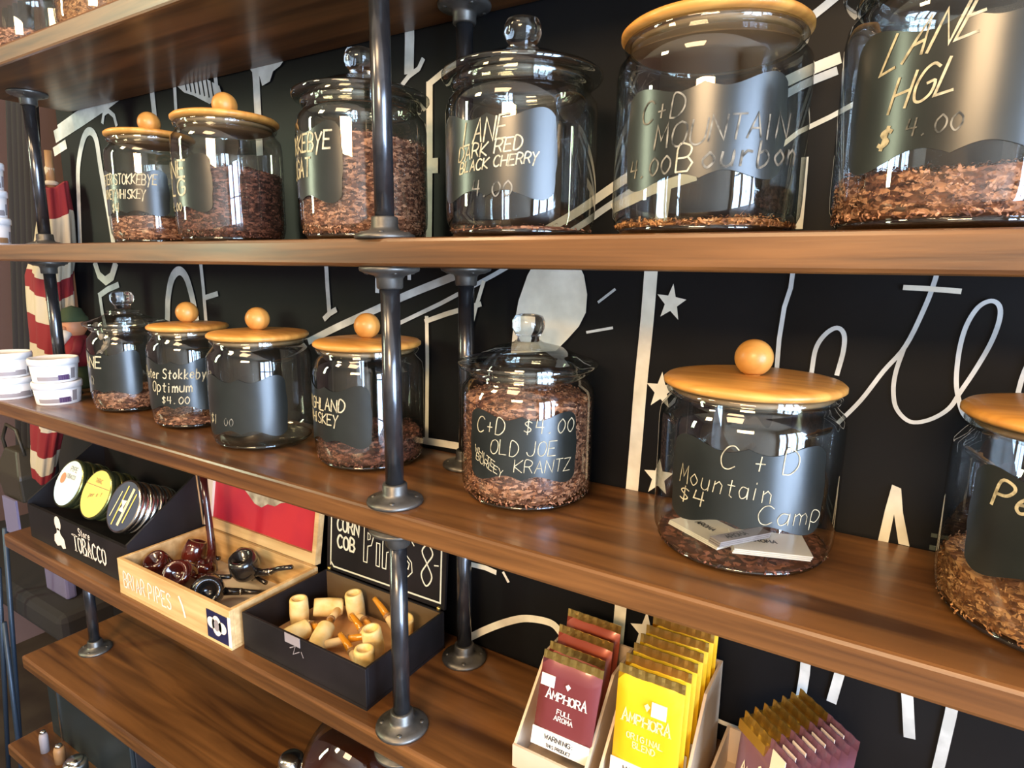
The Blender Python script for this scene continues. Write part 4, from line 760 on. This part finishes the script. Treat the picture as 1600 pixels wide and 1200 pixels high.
def front(t, th, h, w_, pm, words, sticker=(0.012, 0.04), warn=True):
    fn = lambda a, b: (a, -th / 2 - 0.0012, b)
    m = MB(); text(m, words[0], 0, h * 0.56, h * 0.085, fn, lw=.15, wr=.56, serif=True, center=True, bigends=1, gap=.22)
    for k, wd in enumerate(words[1:]): text(m, wd, 0, h * (0.43 - 0.07 * k), h * 0.05, fn, lw=.15, wr=.6, serif=True, center=True)
    m.build('lettering', pm, t, fixn=False)
    MB().add([fn(a, b) for a, b in ((0, h * .70), (0.004, h * .745), (0, h * .77), (-0.004, h * .745))], [(0, 1, 2, 3)]).build('emblem', pm, t, fixn=False)
    if sticker: MB().box(sticker[0], sticker[0] + 0.020, -th / 2 - 0.0022, -th / 2 - 0.0010, h * .68, h * .80).build('price_sticker', 'print', t)
    if warn:
        wp = MB().box(-w_ * .49, w_ * .49, -th / 2 - 0.0013, -th / 2 - 0.0004, 0.004, h * .22).build('warning_panel', 'offwhite', t)
        m = MB(); f3 = lambda a, b: (a, -th / 2 - 0.0019, b); text(m, 'WARNING:', 0, h * .13, h * .05, f3, lw=.18, center=True); text(m, 'THIS PRODUCT', 0, h * .05, h * .035, f3, lw=.18, center=True, wr=.5); m.build('warning_text', 'ink', wp, fixn=False)
def tray(x0, x1, y0, y1, label, hf=0.035, hb=0.13):
    t = thing('display_tray', label, 'tray', (x0, y0, ZD), group='pale pouch trays'); W, Y = x1 - x0, y1 - y0
    MB().box(0, W, 0, Y, 0, 0.004).build('bottom', 'tray', t); MB().box(0, W, 0, 0.004, 0.004, hf).build('front_lip', 'tray', t); MB().box(0, W, Y - 0.004, Y, 0.004, hb).build('back_wall', 'tray', t)
    for a in (0, W - 0.004): MB().add([(a, 0.004, 0.004), (a + .004, 0.004, 0.004), (a + .004, Y - .004, 0.004), (a, Y - .004, 0.004), (a, 0.004, hf), (a + .004, 0.004, hf), (a + .004, Y * .55, hb), (a, Y * .55, hb), (a + .004, Y - .004, hb), (a, Y - .004, hb)],
        [(0, 3, 2, 1), (4, 5, 6, 7), (7, 6, 8, 9), (0, 1, 5, 4), (1, 2, 8, 6, 5), (0, 4, 7, 9, 3), (2, 3, 9, 8)]).build('side_wall', 'tray', t)
    return t
tray(-0.418, -0.303, 0.060, 0.235, 'left pale tray of maroon pouches', 0.036, 0.135)
p1 = pouch(0.088, 0.150, 0.013, ('rpack', 'brass')); p1['label'] = 'maroon pouch leaning at the front of the left tray'; p1['group'] = 'maroon pouches in the left tray'
front(p1, 0.013, 0.150, 0.088, 'print', ('AMPHORA', 'FULL', 'AROMA'), (-0.040, 0))
p1.location = V(-0.352, 0.082, ZD + 0.036); p1.rotation_euler = (-0.04, 0.10, 0.12)
p2 = pouch(0.092, 0.150, 0.013, ('rpack2', 'brass')); p2['group'] = 'maroon pouches in the left tray'
front(p2, 0.013, 0.150, 0.092, 'print', ('AMPHORA', 'FULL', 'AROMA'), (0.0, 0))
for k, s_ in enumerate(('second', 'third', 'backmost')):
    o = p2 if k == 0 else copy_tree(p2); o['label'] = s_ + ' rust red pouch in the left tray behind the leaning maroon one'
    o.location = V(-0.3615 - 0.001 * k, 0.125 + 0.032 * k, ZD + 0.010 + 0.011 * k); o.rotation_euler = (-0.16, 0.0, -0.03)
tray(-0.287, -0.172, 0.060, 0.255, 'right pale tray of yellow pouches', 0.040, 0.150)
p3 = pouch(0.090, 0.165, 0.012, ('ypack', 'brass')); p3['group'] = 'yellow pouches in the right tray'
front(p3, 0.012, 0.165, 0.090, 'yprint', ('AMPHORA', 'ORIGINAL', 'BLEND'), (0.006, 0))
for k in range(7):
    o = p3 if k == 0 else copy_tree(p3); o['label'] = (('frontmost', 'second', 'third', 'fourth', 'fifth', 'sixth', 'rearmost')[k]) + ' yellow pouch from the front in the right tray'
    o.location = V(-0.229 + 0.001 * k, 0.082 + 0.0235 * k, ZD + 0.036 + 0.0022 * k); o.rotation_euler = (-0.10, 0.0, 0.02 * math.sin(k * 2))
# gold topped purple pouches at the lower right, standing side by side
tray(-0.155, 0.020, 0.020, 0.240, 'pale tray of purple pouches at the bottom right', 0.03, 0.06)
p4 = pouch(0.100, 0.160, 0.012, ('ppack', 'brass'), gold=0.5); p4['group'] = 'purple pouches with gold tops'
front(p4, 0.013, 0.160, 0.100, 'print', ('AMPHORA', 'BLACK'), (0.024, 0))
MB().box(-0.05, 0.0, -0.0066, 0.0066, 0.136, 0.150).build('gold_band', 'brass', p4)
MB().box(0.012, 0.034, -0.0066, -0.0058, 0.128, 0.156).build('white_sticker', 'print', p4)
for k in range(7):
    o = p4 if k == 0 else copy_tree(p4); o['label'] = (('frontmost', 'second', 'third', 'fourth', 'fifth', 'sixth', 'rearmost')[k]) + ' purple pouch with gold crimped top, counted from the left'
    o.location = V(-0.090 + 0.0088 * k, 0.088 + 0.0140 * k, ZD + 0.012); o.rotation_euler = (-0.10, 0.0, -0.74)

# ---------------------------------------------------------------- things on and under the lower left shelf
t = thing('glass_globe', 'round glass decanter of brown liquid below the corn cob pipe box', 'decanter', (-0.815, 0.135, ZE))
R_ = 0.112
MB().lathe([(0, 0.002)] + [(R_ * math.sin(a), R_ - R_ * math.cos(a) + 0.0) for a in [math.radians(q) for q in range(20, 166, 6)]] + [(0.026, 0.222), (0.024, 0.26), (0.030, 0.268)], 48).build('glass_body', 'glassrim', t)
MB().lathe([(0, 0.012)] + [((R_ - .006) * math.sin(a), R_ - (R_ - .006) * math.cos(a)) for a in [math.radians(q) for q in range(20, 106, 6)]] + [(0, 0.135)], 48).build('liquid', 'cognac', t)
MB().lathe([(0, 0.268), (0.020, 0.268), (0.028, 0.285), (0.022, 0.305), (0, 0.312)], 24).build('stopper', 'solid', t)
t = thing('small_bottle', 'small bottle with a round steel cap left of the glass decanter', 'bottle', (-0.985, 0.105, ZE))
MB().lathe([(0, 0), (0.030, 0), (0.032, 0.004), (0.032, 0.045), (0.022, 0.055), (0, 0.055)], 28).build('bottle_body', 'olive', t)
MB().lathe([(0, 0.055), (0.025, 0.055), (0.026, 0.060), (0.025, 0.074), (0.018, 0.080), (0, 0.083)], 28).build('cap', 'steel', t)
t = thing('storage_case', 'dark case standing on the lowest shelf under the shelf edge', 'case', (-1.90, 0.10, ZF))
MB().box(-0.24, 0.24, 0, 0.012, 0, 0.26).build('front_board', 'teal', t, bevel=0.003); MB().box(-0.24, 0.24, 0.012, 0.12, 0, 0.25).build('case_body', 'black', t, bevel=0.003)
MB().box(-0.175, -0.168, -0.004, 0, 0.0, 0.25).build('edge_strip', 'steel', t)
def small(name, label, cat, px, py, pz, prof, m, rot=None):
    t = thing(name, label, cat, (px, py, pz), rot=rot); MB().lathe(prof, 24).build('body', m, t); MB().lathe([(0, prof[-1][1]), (prof[-2][0] * .8, prof[-1][1]), (prof[-2][0] * .7, prof[-1][1] + .006), (0, prof[-1][1] + .007)], 24).build('cap', 'steel', t)
small('round_canister', 'small tan canister on the lowest shelf', 'canister', -1.985, 0.055, ZF, [(0, 0), (0.014, 0), (0.015, 0.04), (0.012, 0.05), (0, 0.052)], 'tan')
small('round_canister', 'slim grey canister at the left of the lowest shelf', 'canister', -2.07, 0.05, ZF, [(0, 0), (0.012, 0), (0.012, 0.05), (0.010, 0.06), (0, 0.064)], 'grey')
small('round_canister', 'grey steel canister at the bottom picture edge', 'canister', -1.86, 0.045, ZF, [(0, 0), (0.030, 0), (0.031, 0.06), (0.028, 0.07), (0, 0.072)], 'steel')
t = thing('wooden_crate', 'small tan wooden crate on the lowest shelf at the bottom edge', 'crate', (-1.55, 0.06, ZF))
MB().box(-0.07, 0.09, 0, 0.10, 0, 0.055).build('crate_body', 'tan', t, bevel=0.002); MB().box(-0.075, 0.095, -0.004, 0.104, 0.055, 0.064).build('lid', 'tan', t, bevel=0.002)

# ---------------------------------------------------------------- dark corner beyond the left end
def drape(name, label, cat, cx, y, z0, z1, w0, w1, m, amp=0.03, folds=9, shift=0.0):
    n, k = 80, 16; vs = []
    for s_ in (0, 1):
        for j in range(k + 1):
            v = j / k; w_ = w0 + (w1 - w0) * v
            for i in range(n + 1):
                u = i / n; vs.append((cx + shift * v + (u - .5) * w_, y + amp * math.sin(u * folds * 2 * math.pi + v) * (0.4 + 0.6 * v) + s_ * 0.02, z1 + (z0 - z1) * v))
    mb = MB(); o = (n + 1) * (k + 1); fs = []
    for s_ in (0, 1):
        for j in range(k):
            for i in range(n): fs.append(tuple(s_ * o + q for q in (j * (n + 1) + i, j * (n + 1) + i + 1, (j + 1) * (n + 1) + i + 1, (j + 1) * (n + 1) + i)))
    ring = [i for i in range(n + 1)] + [j * (n + 1) + n for j in range(1, k + 1)] + [k * (n + 1) + i for i in range(n - 1, -1, -1)] + [j * (n + 1) for j in range(k - 1, 0, -1)]
    for a, b in zip(ring, ring[1:] + ring[:1]): fs.append((a, b, b + o, a + o))
    return tag(mb.add(vs, fs, 0, True).build(name, m), label, cat)
drape('hanging_coat', 'long black coat hanging at the far left beside the striped cloth', 'coat', -2.78, 0.50, -0.95, 0.85, 0.20, 0.30, 'coat', 0.02, 5, -0.36)
drape('hanging_garment', 'dark garment hanging beside the end of the chalkboard wall', 'garment', -2.56, 0.60, -0.9, 0.85, 0.24, 0.22, 'coat', 0.02, 4, -0.08)
t = thing('shoulder_bag', 'dark olive leather bag with a strap under the shelf end at left', 'bag', (-2.70, 0.30, -0.90))
MB().add([(-.08, -.03, 0), (.08, -.03, 0), (.08, .04, 0), (-.08, .04, 0), (-.10, -.04, .10), (.10, -.04, .10), (.10, .05, .10), (-.10, .05, .10), (-.05, -.02, .19), (.05, -.02, .19), (.05, .03, .19), (-.05, .03, .19)],
    [(0, 3, 2, 1), (8, 9, 10, 11)] + [(a, (a + 1) % 4, (a + 1) % 4 + 4, a + 4) for a in range(4)] + [(a + 4, (a + 1) % 4 + 4, (a + 1) % 4 + 8, a + 8) for a in range(4)]).build('bag_body', 'leather', t, bevel=0.008)
MB().tube([(-.08, 0, .14), (-.11, 0, .21), (-.06, 0, .27), (.02, 0, .26), (.06, 0, .17)], 0.006, 8).build('strap', 'leather', t)
MB().box(-.055, .055, -.045, -.038, -.13, .01).build('cloth_panel', 'lav', t)
t = thing('padded_chair', 'dark padded chair with blue grey tube legs in the bottom left corner', 'chair', (-2.95, 0.30, -2.35))
MB().box(-.95, .36, .02, .60, .86, .98).build('seat', 'coat', t, bevel=0.03)
MB().box(-.95, .36, .50, .64, .98, 1.62).build('backrest', 'coat', t, bevel=0.03)
MB().box(.06, .24, .10, .14, .98, 1.12).build('cushion', 'lav', t, bevel=0.01)
for a, b in (((-.02, -.02, 1.10), (-.27, -.02, 0)), ((.10, -.02, 1.30), (-.12, -.02, 0)), ((.05, -.05, .90), (-.02, -.05, 0)), ((.32, .46, .90), (.36, .46, 0))): MB().tube([a, b], 0.009, 10).build('leg', 'tube', t)
